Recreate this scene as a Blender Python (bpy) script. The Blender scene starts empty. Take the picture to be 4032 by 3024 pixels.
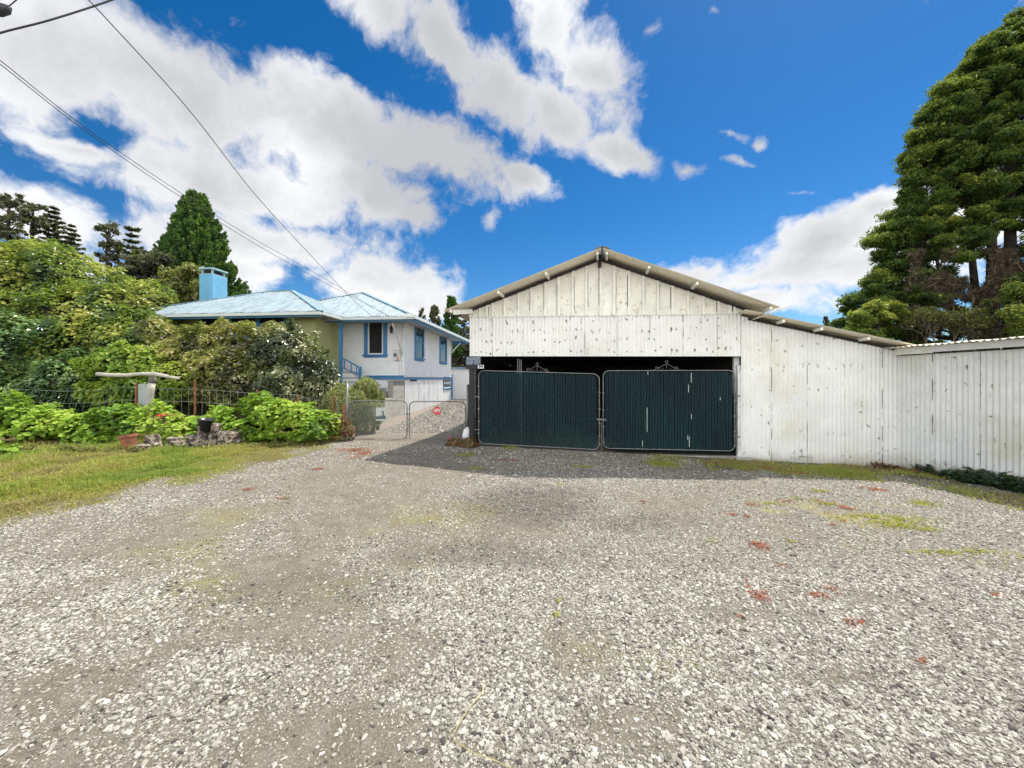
import bpy, math, random
import numpy as np
from mathutils import Vector, Matrix

# ---------------------------------------------------------------- camera, world, sun, exposure
F = 1514.0; CX = 2016.0; HY = 1490.0; EYE = 1.6
scene = bpy.context.scene
cam_d = bpy.data.cameras.new("camera"); cam = bpy.data.objects.new("camera", cam_d)
scene.collection.objects.link(cam); scene.camera = cam
cam.location = (0, 0, EYE); cam.rotation_euler = (math.radians(90), 0, 0)
cam_d.sensor_width = 36; cam_d.lens = 36 * F / 4032
cam_d.shift_y = -22 / 4032.0
cam_d.clip_start = 0.05; cam_d.clip_end = 2000
SUNV = Vector((.43, .40, 1)).normalized()
SUN_EL = math.asin(SUNV.z); SUN_AZ = math.atan2(SUNV.x, SUNV.y)
sd = bpy.data.lights.new("sun", 'SUN'); sun = bpy.data.objects.new("sun", sd)
scene.collection.objects.link(sun)
sd.energy = 3.1; sd.angle = math.radians(.5); sd.color = (1, .94, .84)
sun.rotation_euler = (-SUNV).to_track_quat('-Z', 'Y').to_euler()
sun.location = (20, 13, 45)
scene.view_settings.view_transform = 'Standard'; scene.view_settings.look = 'None'
scene.view_settings.gamma = 1; scene.view_settings.exposure = 1.17
scene.view_settings.use_curve_mapping = False
scene.cycles.max_bounces = 6; scene.cycles.transparent_max_bounces = 8
scene.cycles.diffuse_bounces = 3

world = bpy.data.worlds.new("World"); scene.world = world; world.use_nodes = True
wn = world.node_tree; wn.nodes.clear(); WL = wn.links
def N(nt, t, **kw):
    n = nt.nodes.new(t)
    for k, v in kw.items(): setattr(n, k, v)
    return n
def M_(nt, op, a, b=None, c=None, clamp=False):
    n = nt.nodes.new('ShaderNodeMath'); n.operation = op; n.use_clamp = clamp
    for i, v in enumerate((a, b, c)):
        if v is None: continue
        if isinstance(v, (int, float)): n.inputs[i].default_value = v
        else: nt.links.new(v, n.inputs[i])
    return n.outputs[0]
def smooth(nt, v, lo, hi, o0=0.0, o1=1.0):
    n = nt.nodes.new('ShaderNodeMapRange'); n.interpolation_type = 'SMOOTHSTEP'
    nt.links.new(v, n.inputs['Value'])
    for k, x in zip(('From Min', 'From Max', 'To Min', 'To Max'), (lo, hi, o0, o1)): n.inputs[k].default_value = x
    return n.outputs[0]
def mixc(nt, f, a, b, mode='MIX'):
    n = nt.nodes.new('ShaderNodeMix'); n.data_type = 'RGBA'; n.blend_type = mode; n.clamp_factor = True
    for s, v in ((0, f), (6, a), (7, b)):
        if isinstance(v, (int, float)): n.inputs[s].default_value = v
        elif isinstance(v, tuple): n.inputs[s].default_value = (*v[:3], 1)
        else: nt.links.new(v, n.inputs[s])
    return n.outputs[2]
def noise(nt, vec, scale, detail=3, rough=.55, dist=0.0):
    n = nt.nodes.new('ShaderNodeTexNoise'); n.inputs['Scale'].default_value = scale
    n.inputs['Detail'].default_value = detail; n.inputs['Roughness'].default_value = rough
    n.inputs['Distortion'].default_value = dist
    nt.links.new(vec, n.inputs['Vector']); return n
SKY_K = 0.15
sky = N(wn, 'ShaderNodeTexSky', sky_type='NISHITA', sun_disc=False)
sky.sun_elevation = SUN_EL; sky.sun_rotation = SUN_AZ; sky.altitude = 1200
sky.air_density = 1.0; sky.dust_density = .35; sky.ozone_density = 3.0
hsv = N(wn, 'ShaderNodeHueSaturation'); hsv.inputs['Saturation'].default_value = 1.38
hsv.inputs['Value'].default_value = .375
WL.new(sky.outputs[0], hsv.inputs['Color'])
tc = N(wn, 'ShaderNodeTexCoord'); D = tc.outputs['Generated']
# clouds: banks far away on the sky, each one an ellipse of directions, broken up by noise
def warp(vec, scale, amt, detail=2):
    n = noise(wn, vec, scale, detail)
    s = N(wn, 'ShaderNodeVectorMath', operation='SUBTRACT'); WL.new(n.outputs['Color'], s.inputs[0]); s.inputs[1].default_value = (.5, .5, .5)
    k = N(wn, 'ShaderNodeVectorMath', operation='SCALE'); WL.new(s.outputs[0], k.inputs[0]); k.inputs['Scale'].default_value = amt
    a = N(wn, 'ShaderNodeVectorMath', operation='ADD'); WL.new(vec, a.inputs[0]); WL.new(k.outputs[0], a.inputs[1])
    return a.outputs[0]
DW = warp(warp(D, 3.0, .09), 10, .055, 4)
def bank(px, py, rx, ry, ang, w=1.0):
    d = Vector(((px - CX) / F, 1, (HY - py) / F)); L = d.length; c = d / L
    right = Vector((0, 1, 0)).cross(Vector((0, 0, 1))); right = (right - c * right.dot(c)).normalized()
    up = right.cross(c) * 1.0
    a = math.radians(-ang)
    e1 = right * math.cos(a) + up * math.sin(a); e2 = -right * math.sin(a) + up * math.cos(a)
    R = Matrix((e1, c, e1.cross(c))).transposed()
    m = N(wn, 'ShaderNodeMapping', vector_type='TEXTURE')
    m.inputs['Location'].default_value = c; m.inputs['Rotation'].default_value = R.to_euler()
    m.inputs['Scale'].default_value = (rx / F / L, 6.0, ry / F / L)
    WL.new(DW, m.inputs['Vector'])
    l = N(wn, 'ShaderNodeVectorMath', operation='LENGTH'); WL.new(m.outputs[0], l.inputs[0])
    return M_(wn, 'ADD', l.outputs['Value'], 1.0 - w) if w < 1 else l.outputs['Value']
BANKS = [(120, 210, 620, 260, 5), (650, 330, 560, 250, 22), (1250, 480, 600, 200, 20), (1700, 600, 400, 140, 16), (2040, 690, 130, 50, 8),
 (1000, 740, 560, 150, 14), (1480, 760, 330, 150, 15), (1640, 850, 150, 90, 15), (1050, 940, 620, 130, 6), (1480, 1090, 350, 130, 8), (900, 1080, 500, 110, 0), (1650, 1180, 230, 90, 10),
 (60, 800, 330, 130, 12), (300, 560, 200, 60, 25), (1480, 20, 230, 110, 30), (1740, 170, 300, 130, 40), (1990, 340, 280, 130, 35), (2180, 110, 300, 190, 60), (2360, 290, 230, 170, 50),
 (2200, 440, 200, 100, 30), (2430, 580, 210, 75, 12, .8), (2690, 650, 160, 50, 14, .42), (2560, 130, 170, 70, -30, .45),
 (3000, 1090, 380, 110, -8), (3230, 960, 300, 140, -20), (2720, 1110, 250, 90, -15), (3480, 800, 200, 80, -30), (3450, 1080, 300, 110, 0), (3700, 900, 300, 200, -20), (2950, 1180, 300, 60, 5),
 (2815, 35, 90, 60, 30, .30), (2845, 520, 170, 40, 12, .27), (2965, 548, 90, 50, 20, .25), (2900, 632, 130, 34, 8, .30), (1925, 860, 90, 150, 20, .30), (3120, 770, 190, 50, -20, .28),
 (-900, 500, 500, 400, 0), (5400, 1000, 600, 300, 0), (5600, -2500, 2500, 1500, 0), (-2500, -2500, 1800, 1500, 0), (-4500, 900, 900, 600, 0), (1500, -2600, 1500, 900, 20)]  # this row lies out of view: banks added to whiten the fill light
cur = None
BANKS = [b if len(b) > 5 else (*b, 1.0) for b in BANKS]
for b in BANKS:
    v = bank(*b)
    if cur is None: cur = v
    else:
        n = N(wn, 'ShaderNodeMath', operation='SMOOTH_MIN'); WL.new(cur, n.inputs[0]); WL.new(v, n.inputs[1]); n.inputs[2].default_value = .18
        cur = n.outputs[0]
FLD = M_(wn, 'SUBTRACT', 1.0, cur)
n1 = noise(wn, DW, 5.0, 7, .62).outputs['Fac']; n2 = noise(wn, D, 2.6, 4, .5).outputs['Fac']
n3 = noise(wn, DW, 16.0, 5, .65).outputs['Fac']
dens = M_(wn, 'ADD', FLD, M_(wn, 'MULTIPLY', M_(wn, 'SUBTRACT', n1, .5), 1.9))
dens = M_(wn, 'ADD', dens, M_(wn, 'MULTIPLY', M_(wn, 'SUBTRACT', n3, .5), 1.2))
alpha = smooth(wn, dens, -.06, .56)
n4 = noise(wn, D, 1.9, 2, .45).outputs['Fac']
thick = M_(wn, 'ADD', M_(wn, 'MULTIPLY', dens, .40), M_(wn, 'ADD', M_(wn, 'MULTIPLY', M_(wn, 'SUBTRACT', n4, .5), 2.4), M_(wn, 'MULTIPLY', M_(wn, 'SUBTRACT', n1, .5), -.5)))
shade = smooth(wn, thick, -.05, .75)
ccol = mixc(wn, shade, (.50, .505, .512), (.275, .28, .295))
# bright near-overcast cloud bank added behind the camera, unseen, to fill the shade
sdot = N(wn, 'ShaderNodeVectorMath', operation='DOT_PRODUCT'); WL.new(D, sdot.inputs[0]); sdot.inputs[1].default_value = (0, 1, 0)
ccol = mixc(wn, smooth(wn, sdot.outputs['Value'], .0, -.5), ccol, (1.12, 1.12, 1.10))
bg = N(wn, 'ShaderNodeBackground'); bg.inputs['Strength'].default_value = SKY_K
WL.new(hsv.outputs[0], bg.inputs['Color'])
bgc = N(wn, 'ShaderNodeBackground'); bgc.inputs['Strength'].default_value = .95; WL.new(ccol, bgc.inputs['Color'])
mx = N(wn, 'ShaderNodeMixShader'); WL.new(M_(wn, 'MAXIMUM', alpha, smooth(wn, sdot.outputs['Value'], .0, -.45, 0, .85)), mx.inputs[0]); WL.new(bg.outputs[0], mx.inputs[1]); WL.new(bgc.outputs[0], mx.inputs[2])  # the added rear bank also covers the sky out of view
wo = N(wn, 'ShaderNodeOutputWorld'); WL.new(mx.outputs[0], wo.inputs[0])
world.cycles.sampling_method = 'MANUAL'; world.cycles.sample_map_resolution = 512

# ---------------------------------------------------------------- helpers
rng = np.random.default_rng(7); random.seed(7)
COL = scene.collection
def A(px, py, Y): return Vector(((px - CX) / F * Y, Y, EYE + (HY - py) / F * Y))
def tag(o, label=None, cat=None, group=None, kind=None):
    if label: o['label'] = label
    if cat: o['category'] = cat
    if group: o['group'] = group
    if kind: o['kind'] = kind
    return o
def thing(name, label, cat, loc, group=None):
    o = bpy.data.objects.new(name, None); COL.objects.link(o); o.location = loc
    o.empty_display_size = .2
    return tag(o, label, cat, group)
def wloc(p):
    v = Vector((0, 0, 0))
    while p is not None: v = v + Vector(p.location); p = p.parent
    return v
def link(name, me, mat, parent=None, label=None, loc=None):
    """mesh is in world coordinates; shift it to the parent (or to loc)."""
    o = bpy.data.objects.new(name, me); COL.objects.link(o)
    base = wloc(parent) if parent else Vector(loc or (0, 0, 0))
    me.transform(Matrix.Translation(-base))
    if parent: o.parent = parent
    else: o.location = base
    if mat:
        for m in (mat if isinstance(mat, (list, tuple)) else [mat]): me.materials.append(m)
    if label: o['label'] = label
    return o
def np_mesh(name, V, Fc, tint=None, uv=None, smooth_=False):
    """V (n,3), Fc (m,k) faces with k corners, tint per-vertex float, uv per-vertex"""
    me = bpy.data.meshes.new(name); V = np.ascontiguousarray(V, np.float32); Fc = np.ascontiguousarray(Fc, np.int32)
    me.vertices.add(len(V)); me.vertices.foreach_set('co', V.ravel())
    k = Fc.shape[1]; me.loops.add(Fc.size); me.loops.foreach_set('vertex_index', Fc.ravel())
    me.polygons.add(len(Fc)); me.polygons.foreach_set('loop_start', np.arange(0, Fc.size, k, dtype=np.int32))
    me.polygons.foreach_set('use_smooth', np.full(len(Fc), smooth_))
    me.update(calc_edges=True)
    if tint is not None:
        a = me.attributes.new('tint', 'FLOAT', 'POINT'); a.data.foreach_set('value', np.ascontiguousarray(tint, np.float32))
    if uv is not None:
        l = me.uv_layers.new(name='UVMap'); l.data.foreach_set('uv', np.ascontiguousarray(uv, np.float32)[Fc.ravel()].ravel())
    return me

class MB:
    def __init__(s): s.v = []; s.f = []; s.uv = {}
    def add(s, vs, fs):
        o = len(s.v); s.v += [tuple(p) for p in vs]; s.f += [tuple(i + o for i in f) for f in fs]; return s
    def hexa(s, p):   # 8 corners: bottom 0-3 ccw, top 4-7
        return s.add(p, [(3, 2, 1, 0), (4, 5, 6, 7), (0, 1, 5, 4), (1, 2, 6, 5), (2, 3, 7, 6), (3, 0, 4, 7)])
    def fbox(s, o, ax, ay, az, x0, x1, y0, y1, z0, z1):  # box in a frame
        P = lambda a, b, c: o + ax * a + ay * b + az * c
        return s.hexa([P(x0, y0, z0), P(x1, y0, z0), P(x1, y1, z0), P(x0, y1, z0), P(x0, y0, z1), P(x1, y0, z1), P(x1, y1, z1), P(x0, y1, z1)])
    def box(s, x0, x1, y0, y1, z0, z1):
        return s.fbox(Vector((0, 0, 0)), Vector((1, 0, 0)), Vector((0, 1, 0)), Vector((0, 0, 1)), x0, x1, y0, y1, z0, z1)
    def beam(s, a, b, w, h, up=Vector((0, 0, 1))):
        a = Vector(a); b = Vector(b); d = (b - a).normalized()
        r = d.cross(up)
        if r.length < 1e-4: r = d.cross(Vector((0, 1, 0)))
        r.normalize(); u = r.cross(d)
        c = [(-w / 2, -h / 2), (w / 2, -h / 2), (w / 2, h / 2), (-w / 2, h / 2)]
        return s.hexa([a + r * x + u * y for x, y in c] + [b + r * x + u * y for x, y in c])
    def tube(s, pts, rad, seg=8, cap=True, closed=False):
        pts = [Vector(p) for p in pts]; n = len(pts)
        if not hasattr(rad, '__len__'): rad = [rad] * n
        o = len(s.v); prev = None
        for i, p in enumerate(pts):
            if closed: t = pts[(i + 1) % n] - pts[i - 1]
            else: t = pts[min(i + 1, n - 1)] - pts[max(i - 1, 0)]
            t.normalize()
            r = prev if prev is not None else (Vector((0, 0, 1)) if abs(t.z) < .9 else Vector((1, 0, 0)))
            r = (r - t * r.dot(t)).normalized(); prev = r; b = t.cross(r)
            for k in range(seg):
                a = 2 * math.pi * k / seg; s.v.append(tuple(p + (r * math.cos(a) + b * math.sin(a)) * rad[i]))
        for i in range(n if closed else n - 1):
            j = (i + 1) % n
            for k in range(seg):
                k2 = (k + 1) % seg; s.f.append((o + i * seg + k, o + i * seg + k2, o + j * seg + k2, o + j * seg + k))
        if cap and not closed:
            s.f.append(tuple(o + k for k in range(seg))[::-1]); s.f.append(tuple(o + (n - 1) * seg + k for k in range(seg)))
        return s
    def prism(s, poly, off):  # polygon of points extruded by vector
        n = len(poly); poly = [Vector(p) for p in poly]
        return s.add(poly + [p + off for p in poly], [tuple(range(n))[::-1], tuple(range(n, 2 * n))] + [(i, (i + 1) % n, n + (i + 1) % n, n + i) for i in range(n)])
    def lathe(s, c, prof, seg=24, ax=Vector((0, 0, 1)), arc=None):
        c = Vector(c); x = Vector((1, 0, 0)) if abs(ax.x) < .9 else Vector((0, 1, 0)); x = (x - ax * x.dot(ax)).normalized(); y = ax.cross(x)
        o = len(s.v); m = len(prof)
        for r, h in prof:
            for k in range(seg):
                a = 2 * math.pi * k / seg; s.v.append(tuple(c + ax * h + (x * math.cos(a) + y * math.sin(a)) * r))
        for i in range(m - 1):
            for k in range(seg):
                k2 = (k + 1) % seg; s.f.append((o + i * seg + k, o + i * seg + k2, o + (i + 1) * seg + k2, o + (i + 1) * seg + k))
        return s
    def mesh(s, name, smooth_=False):
        me = bpy.data.meshes.new(name); me.from_pydata(s.v, [], s.f); me.update()
        import bmesh
        bm = bmesh.new(); bm.from_mesh(me); bmesh.ops.recalc_face_normals(bm, faces=bm.faces); bm.to_mesh(me); bm.free()
        if smooth_: me.polygons.foreach_set('use_smooth', [True] * len(me.polygons))
        return me
    def build(s, name, mat, parent=None, label=None, loc=None, smooth_=False, bevel=0):
        o = link(name, s.mesh(name, smooth_), mat, parent, label, loc)
        if bevel:
            b = o.modifiers.new('bevel', 'BEVEL'); b.width = bevel; b.segments = 2; b.limit_method = 'ANGLE'
        return o

# value noise in numpy
_perm = rng.random((256, 256))
def vn(x, y, sc, seed=0):
    x = np.asarray(x, float) * sc + seed * 17.3 + 1000; y = np.asarray(y, float) * sc + seed * 9.1 + 1000
    xi = np.floor(x).astype(int); yi = np.floor(y).astype(int); fx = x - xi; fy = y - yi
    fx = fx * fx * (3 - 2 * fx); fy = fy * fy * (3 - 2 * fy); g = lambda a, b: _perm[a % 256, b % 256]
    return (g(xi, yi) * (1 - fx) + g(xi + 1, yi) * fx) * (1 - fy) + (g(xi, yi + 1) * (1 - fx) + g(xi + 1, yi + 1) * fx) * fy
def fbm(x, y, sc, seed=0, oc=4):
    t = 0; a = .5; w = 0
    for i in range(oc): t = t + a * vn(x, y, sc * 2 ** i, seed + i * 3); w += a; a *= .5
    return t / w
def sst(x, a, b):
    t = np.clip((np.asarray(x, float) - a) / (b - a), 0, 1); return t * t * (3 - 2 * t)

# ---------------------------------------------------------------- materials
def mat(name, col, rough=.7, var=.15, vscale=6.0, col2=None, bump=0.0, bscale=40.0, metal=0.0, spec=.5, stain=None, sscale=3.0, sth=(.55, .75), coord='Object', stretch=None):
    m = bpy.data.materials.new(name); m.use_nodes = True; nt = m.node_tree; b = nt.nodes['Principled BSDF']
    t = N(nt, 'ShaderNodeTexCoord'); vec = t.outputs[coord]
    if stretch:
        mp = N(nt, 'ShaderNodeMapping'); mp.inputs['Scale'].default_value = stretch; nt.links.new(vec, mp.inputs[0]); vec = mp.outputs[0]
    n = noise(nt, vec, vscale, 5, .6).outputs['Fac']
    c2 = col2 or tuple(c * (1 - var * 2) for c in col); c1 = col if col2 else tuple(min(1, c * (1 + var)) for c in col)
    c = mixc(nt, smooth(nt, n, .3, .7), c1, c2)
    if stain:
        s = noise(nt, vec, sscale, 6, .7).outputs['Fac']; c = mixc(nt, smooth(nt, s, *sth), c, stain)
    nt.links.new(c, b.inputs['Base Color'])
    b.inputs['Roughness'].default_value = rough; b.inputs['Metallic'].default_value = metal; b.inputs['Specular IOR Level'].default_value = spec
    if bump:
        bn = N(nt, 'ShaderNodeBump'); bn.inputs['Strength'].default_value = 1; bn.inputs['Distance'].default_value = bump
        nt.links.new(noise(nt, vec, bscale, 4, .6).outputs['Fac'], bn.inputs['Height']); nt.links.new(bn.outputs[0], b.inputs['Normal'])
    return m
def leafmat(name, cols, trans=.35, rough=.45, spec=.4):
    m = bpy.data.materials.new(name); m.use_nodes = True; nt = m.node_tree; b = nt.nodes['Principled BSDF']; out = nt.nodes['Material Output']
    at = N(nt, 'ShaderNodeAttribute', attribute_name='tint')
    r = N(nt, 'ShaderNodeValToRGB'); e = r.color_ramp.elements
    e[0].position = 0; e[0].color = (*cols[0], 1); e[1].position = 1; e[1].color = (*cols[-1], 1)
    for i in range(1, len(cols) - 1): x = e.new(i / (len(cols) - 1)); x.color = (*cols[i], 1)
    nt.links.new(at.outputs['Fac'], r.inputs[0]); nt.links.new(r.outputs[0], b.inputs['Base Color'])
    b.inputs['Roughness'].default_value = rough; b.inputs['Specular IOR Level'].default_value = spec
    if trans > 0:
        tr = N(nt, 'ShaderNodeBsdfTranslucent'); tcol = mixc(nt, .5, r.outputs[0], (.35, .5, .05), 'MIX'); nt.links.new(tcol, tr.inputs[0])
        mxs = N(nt, 'ShaderNodeMixShader'); mxs.inputs[0].default_value = trans
        nt.links.new(b.outputs[0], mxs.inputs[1]); nt.links.new(tr.outputs[0], mxs.inputs[2]); nt.links.new(mxs.outputs[0], out.inputs[0])
    return m
def corrmat(name, col, grime=(.10, .085, .04), amount=1.0, mossy=(.60, .56, .36), seam=.66, nails=(.152, .42), rough=.55, weather=None, wlen=.076, valley=1.0):
    """painted corrugated iron: uv = metres along the wall and up it"""
    m = bpy.data.materials.new(name); m.use_nodes = True; nt = m.node_tree; b = nt.nodes['Principled BSDF']
    uv = N(nt, 'ShaderNodeUVMap'); U = uv.outputs[0]
    sp = N(nt, 'ShaderNodeSeparateXYZ'); nt.links.new(U, sp.inputs[0]); x, y = sp.outputs[0], sp.outputs[1]
    big = noise(nt, U, 1.3, 5, .6).outputs['Fac']; fine = noise(nt, U, 22, 5, .7).outputs['Fac']
    c = mixc(nt, smooth(nt, big, .35, .7), col, tuple(a * .9 for a in col))
    if mossy: c = mixc(nt, M_(nt, 'MULTIPLY', smooth(nt, noise(nt, U, .9, 4, .6).outputs['Fac'], .5, .75), .5), c, mossy)
    # nail stains
    cell = N(nt, 'ShaderNodeCombineXYZ'); nt.links.new(M_(nt, 'DIVIDE', x, nails[0]), cell.inputs[0]); nt.links.new(M_(nt, 'DIVIDE', y, nails[1]), cell.inputs[1])
    fx = M_(nt, 'SUBTRACT', M_(nt, 'FRACT', M_(nt, 'ADD', M_(nt, 'DIVIDE', x, nails[0]), M_(nt, 'MULTIPLY', M_(nt, 'SUBTRACT', noise(nt, U, 2.9, 3).outputs['Fac'], .5), 1.6))), .5)
    fy = M_(nt, 'SUBTRACT', M_(nt, 'FRACT', M_(nt, 'ADD', M_(nt, 'DIVIDE', y, nails[1]), M_(nt, 'MULTIPLY', M_(nt, 'SUBTRACT', noise(nt, U, 3.7, 3).outputs['Fac'], .5), 2.2))), .5)
    dx = M_(nt, 'MULTIPLY', fx, nails[0]); dy = M_(nt, 'MULTIPLY', fy, nails[1] * .6)
    dd = M_(nt, 'SQRT', M_(nt, 'ADD', M_(nt, 'MULTIPLY', dx, dx), M_(nt, 'MULTIPLY', dy, dy)))
    dd = M_(nt, 'ADD', dd, M_(nt, 'MULTIPLY', M_(nt, 'SUBTRACT', fine, .5), .05))
    wh = noise(nt, U, 5.3, 2).outputs['Fac']
    spot = M_(nt, 'MULTIPLY', smooth(nt, dd, .008, .027, 1, 0), smooth(nt, wh, .47, .62))
    c = mixc(nt, M_(nt, 'MULTIPLY', spot, .9 * amount), c, grime)
    # shading of the waves painted in: darker colour in the valleys, broken by noise
    vy = M_(nt, 'ABSOLUTE', M_(nt, 'SUBTRACT', M_(nt, 'FRACT', M_(nt, 'DIVIDE', x, wlen)), .5))
    c = mixc(nt, M_(nt, 'MULTIPLY', smooth(nt, vy, .0, .22, 1, 0), M_(nt, 'MULTIPLY', smooth(nt, noise(nt, U, 3.1, 5, .65).outputs['Fac'], .3, .7), .62 * valley)), c, tuple(a_ * .38 for a_ in col))
    # streaky scuffs
    mp = N(nt, 'ShaderNodeMapping'); mp.inputs['Scale'].default_value = (14, 1.6, 1); nt.links.new(U, mp.inputs[0])
    st = noise(nt, mp.outputs[0], 1.5, 6, .7).outputs['Fac']
    c = mixc(nt, M_(nt, 'MULTIPLY', smooth(nt, st, .60, .78), .55 * amount), c, grime)
    # mud splashed on the foot of the sheets
    c = mixc(nt, M_(nt, 'MULTIPLY', smooth(nt, M_(nt, 'ADD', y, M_(nt, 'MULTIPLY', M_(nt, 'SUBTRACT', noise(nt, U, 3.3, 5, .7).outputs['Fac'], .5), .5)), 2.86, 3.22, 1, 0), .55 * amount), c, (.22, .17, .11))
    # sheet seams
    sx = M_(nt, 'ABSOLUTE', M_(nt, 'SUBTRACT', M_(nt, 'FRACT', M_(nt, 'DIVIDE', x, seam)), .5))
    sm = M_(nt, 'MULTIPLY', smooth(nt, sx, .003 / seam, .009 / seam, 1, 0), smooth(nt, noise(nt, U, 2.5, 3).outputs['Fac'], .40, .6))
    c = mixc(nt, M_(nt, 'MULTIPLY', sm, .85), c, (.05, .045, .035))
    if weather:
        c = mixc(nt, smooth(nt, noise(nt, mp.outputs[0], .9, 7, .75).outputs['Fac'], .48, .62), c, weather)
    nt.links.new(c, b.inputs['Base Color']); b.inputs['Roughness'].default_value = rough
    return m
MT = {}
MT['iron'] = corrmat('painted_iron', (.85, .855, .83), amount=.95, valley=.55)
MT['iron_left'] = corrmat('painted_iron_grimy', (.83, .83, .80), amount=1.2, nails=(.114, .22), valley=.6)
MT['iron_soffit'] = mat('iron_underside', (.88, .82, .68), .6, .05, 4, stain=(.6, .54, .42), sscale=2.5, sth=(.6, .85))
MT['board'] = mat('gable_board', (.80, .785, .70), .75, .06, 3, stain=(.36, .33, .22), sscale=8, sth=(.54, .72), stretch=(1, 1, .8))
MT['batten'] = mat('painted_batten', (.84, .825, .76), .75, .06, 5, stain=(.28, .25, .15), sscale=12, sth=(.62, .75))
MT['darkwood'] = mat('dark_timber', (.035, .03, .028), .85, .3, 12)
MT['blackpaint'] = mat('black_paint', (.005, .006, .010), .5, .2, 8)
MT['galv'] = mat('galvanised_steel', (.20, .21, .215), .42, .15, 25, metal=.6, stain=(.16, .13, .1), sscale=14, sth=(.6, .8))
MT['galv_dark'] = mat('weathered_pipe', (.20, .20, .19), .5, .2, 20, metal=.5)
MT['slat'] = leafmat('green_slat', [(.0008, .005, .010), (.001, .012, .017), (.002, .027, .028), (.010, .065, .062)], 0, .6, .2)
MT['white'] = mat('white_paint', (.78, .79, .79), .55, .04, 5)
MT['whitew'] = mat('weathered_white', (.66, .67, .66), .65, .1, 9, stain=(.35, .3, .22), sscale=14, sth=(.6, .75))
MT['concrete'] = mat('concrete', (.36, .35, .32), .9, .12, 7, bump=.003, bscale=80)
MT['hwall'] = mat('pale_blue_wall', (.84, .85, .87), .65, .03, 2, stain=(.55, .58, .6), sscale=3, sth=(.6, .8))
MT['hwall_side'] = MT['hwall']
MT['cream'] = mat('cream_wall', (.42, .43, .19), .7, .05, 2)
MT['blue'] = mat('blue_trim', (.06, .22, .44), .5, .06, 4)
MT['gutter'] = mat('grey_gutter', (.50, .56, .56), .45, .05, 6, stain=(.3, .33, .3), sscale=8)
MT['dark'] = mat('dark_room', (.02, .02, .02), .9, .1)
MT['roof'] = corrmat('blue_roof_iron', (.255, .335, .375), grime=(.07, .09, .10), amount=1, mossy=None, seam=.80, nails=(.228, .8), rough=.45, weather=(.13, .165, .19), wlen=.11, valley=.5)
MT['chim'] = mat('blue_render', (.13, .36, .54), .75, .05, 3, stain=(.05, .14, .20), sscale=10, sth=(.66, .74))
MT['bark'] = mat('bark', (.10, .085, .07), .9, .25, 10, bump=.01, bscale=18, stretch=(1, 1, .25))
MT['barkdark'] = mat('dark_bark', (.045, .035, .028), .95, .25, 10)
MT['drift'] = mat('driftwood', (.46, .44, .39), .8, .1, 6, stain=(.20, .18, .15), sscale=10, sth=(.55, .75), stretch=(.4, 1, 1), bump=.004, bscale=30)
MT['logend'] = mat('bleached_log', (.36, .31, .25), .85, .2, 10, stain=(.05, .035, .03), sscale=9, sth=(.42, .54), bump=.006, bscale=25)
MT['terra'] = mat('terracotta', (.30, .12, .07), .8, .2, 9, stain=(.42, .34, .27), sscale=7, sth=(.6, .75))
MT['plastic'] = mat('black_plastic', (.02, .025, .03), .4, .1)
MT['rust'] = mat('rusty_post', (.28, .12, .05), .85, .25, 25, stain=(.55, .45, .35), sscale=18, sth=(.58, .7))
MT['wire'] = mat('fence_wire', (.40, .42, .38), .45, .1, 20, metal=.5)
MT['cable'] = mat('black_cable', (.02, .02, .022), .5, .1)
MT['cmu'] = None
m = bpy.data.materials.new('window_glass'); m.use_nodes = True; b_ = m.node_tree.nodes['Principled BSDF']
b_.inputs['Base Color'].default_value = (.015, .018, .02, 1); b_.inputs['Roughness'].default_value = .04; b_.inputs['Specular IOR Level'].default_value = .8; MT['glass'] = m
def signmat(n, c, r=.5): return mat(n, c, r, .05, 10)
# concrete blocks
m = bpy.data.materials.new('concrete_block'); m.use_nodes = True; nt = m.node_tree; b_ = nt.nodes['Principled BSDF']
uv = N(nt, 'ShaderNodeUVMap'); br = N(nt, 'ShaderNodeTexBrick'); nt.links.new(uv.outputs[0], br.inputs['Vector'])
br.inputs['Color1'].default_value = (.40, .39, .36, 1); br.inputs['Color2'].default_value = (.30, .29, .27, 1); br.inputs['Mortar'].default_value = (.5, .49, .46, 1)
br.inputs['Scale'].default_value = 1; br.inputs['Brick Width'].default_value = .4; br.inputs['Row Height'].default_value = .2; br.inputs['Mortar Size'].default_value = .008; br.inputs['Mortar Smooth'].default_value = .2
nz = noise(nt, uv.outputs[0], 14, 6, .7).outputs['Fac']
nt.links.new(mixc(nt, smooth(nt, nz, .45, .7), br.outputs[0], (.20, .19, .17)), b_.inputs['Base Color']); b_.inputs['Roughness'].default_value = .95
bn = N(nt, 'ShaderNodeBump'); bn.inputs['Distance'].default_value = .006; bn.invert = True; nt.links.new(br.outputs['Fac'], bn.inputs['Height']); nt.links.new(bn.outputs[0], b_.inputs['Normal'])
MT['cmu'] = m
# ---------------------------------------------------------------- ground
def gz(x, y):
    x = np.asarray(x, float); y = np.asarray(y, float)
    z = sst(y, 2.5, 8) * (.11 - .0295 * np.clip(x, -1.5, 10))
    z = z + .23 * np.clip((y - 14) / 7, 0, 1.0)
    return z
def gp(px, py):  # pixel on ground -> x, y
    Y = EYE * F / (py - HY)
    for _ in range(6): Y = (EYE - float(gz((px - CX) / F * Y, Y))) * F / (py - HY)
    return (px - CX) / F * Y, Y
_by = [-5, 2, 4.14, 5.5, 6.15, 8.1, 9.1, 9.4, 14.5, 30]; _bx = [-8, -6.2, -5.5, -5.05, -4.6, -4.3, -4.15, -4.1, -4.6, -5]
def verge_x(y): return np.interp(y, _by, _bx)
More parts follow.
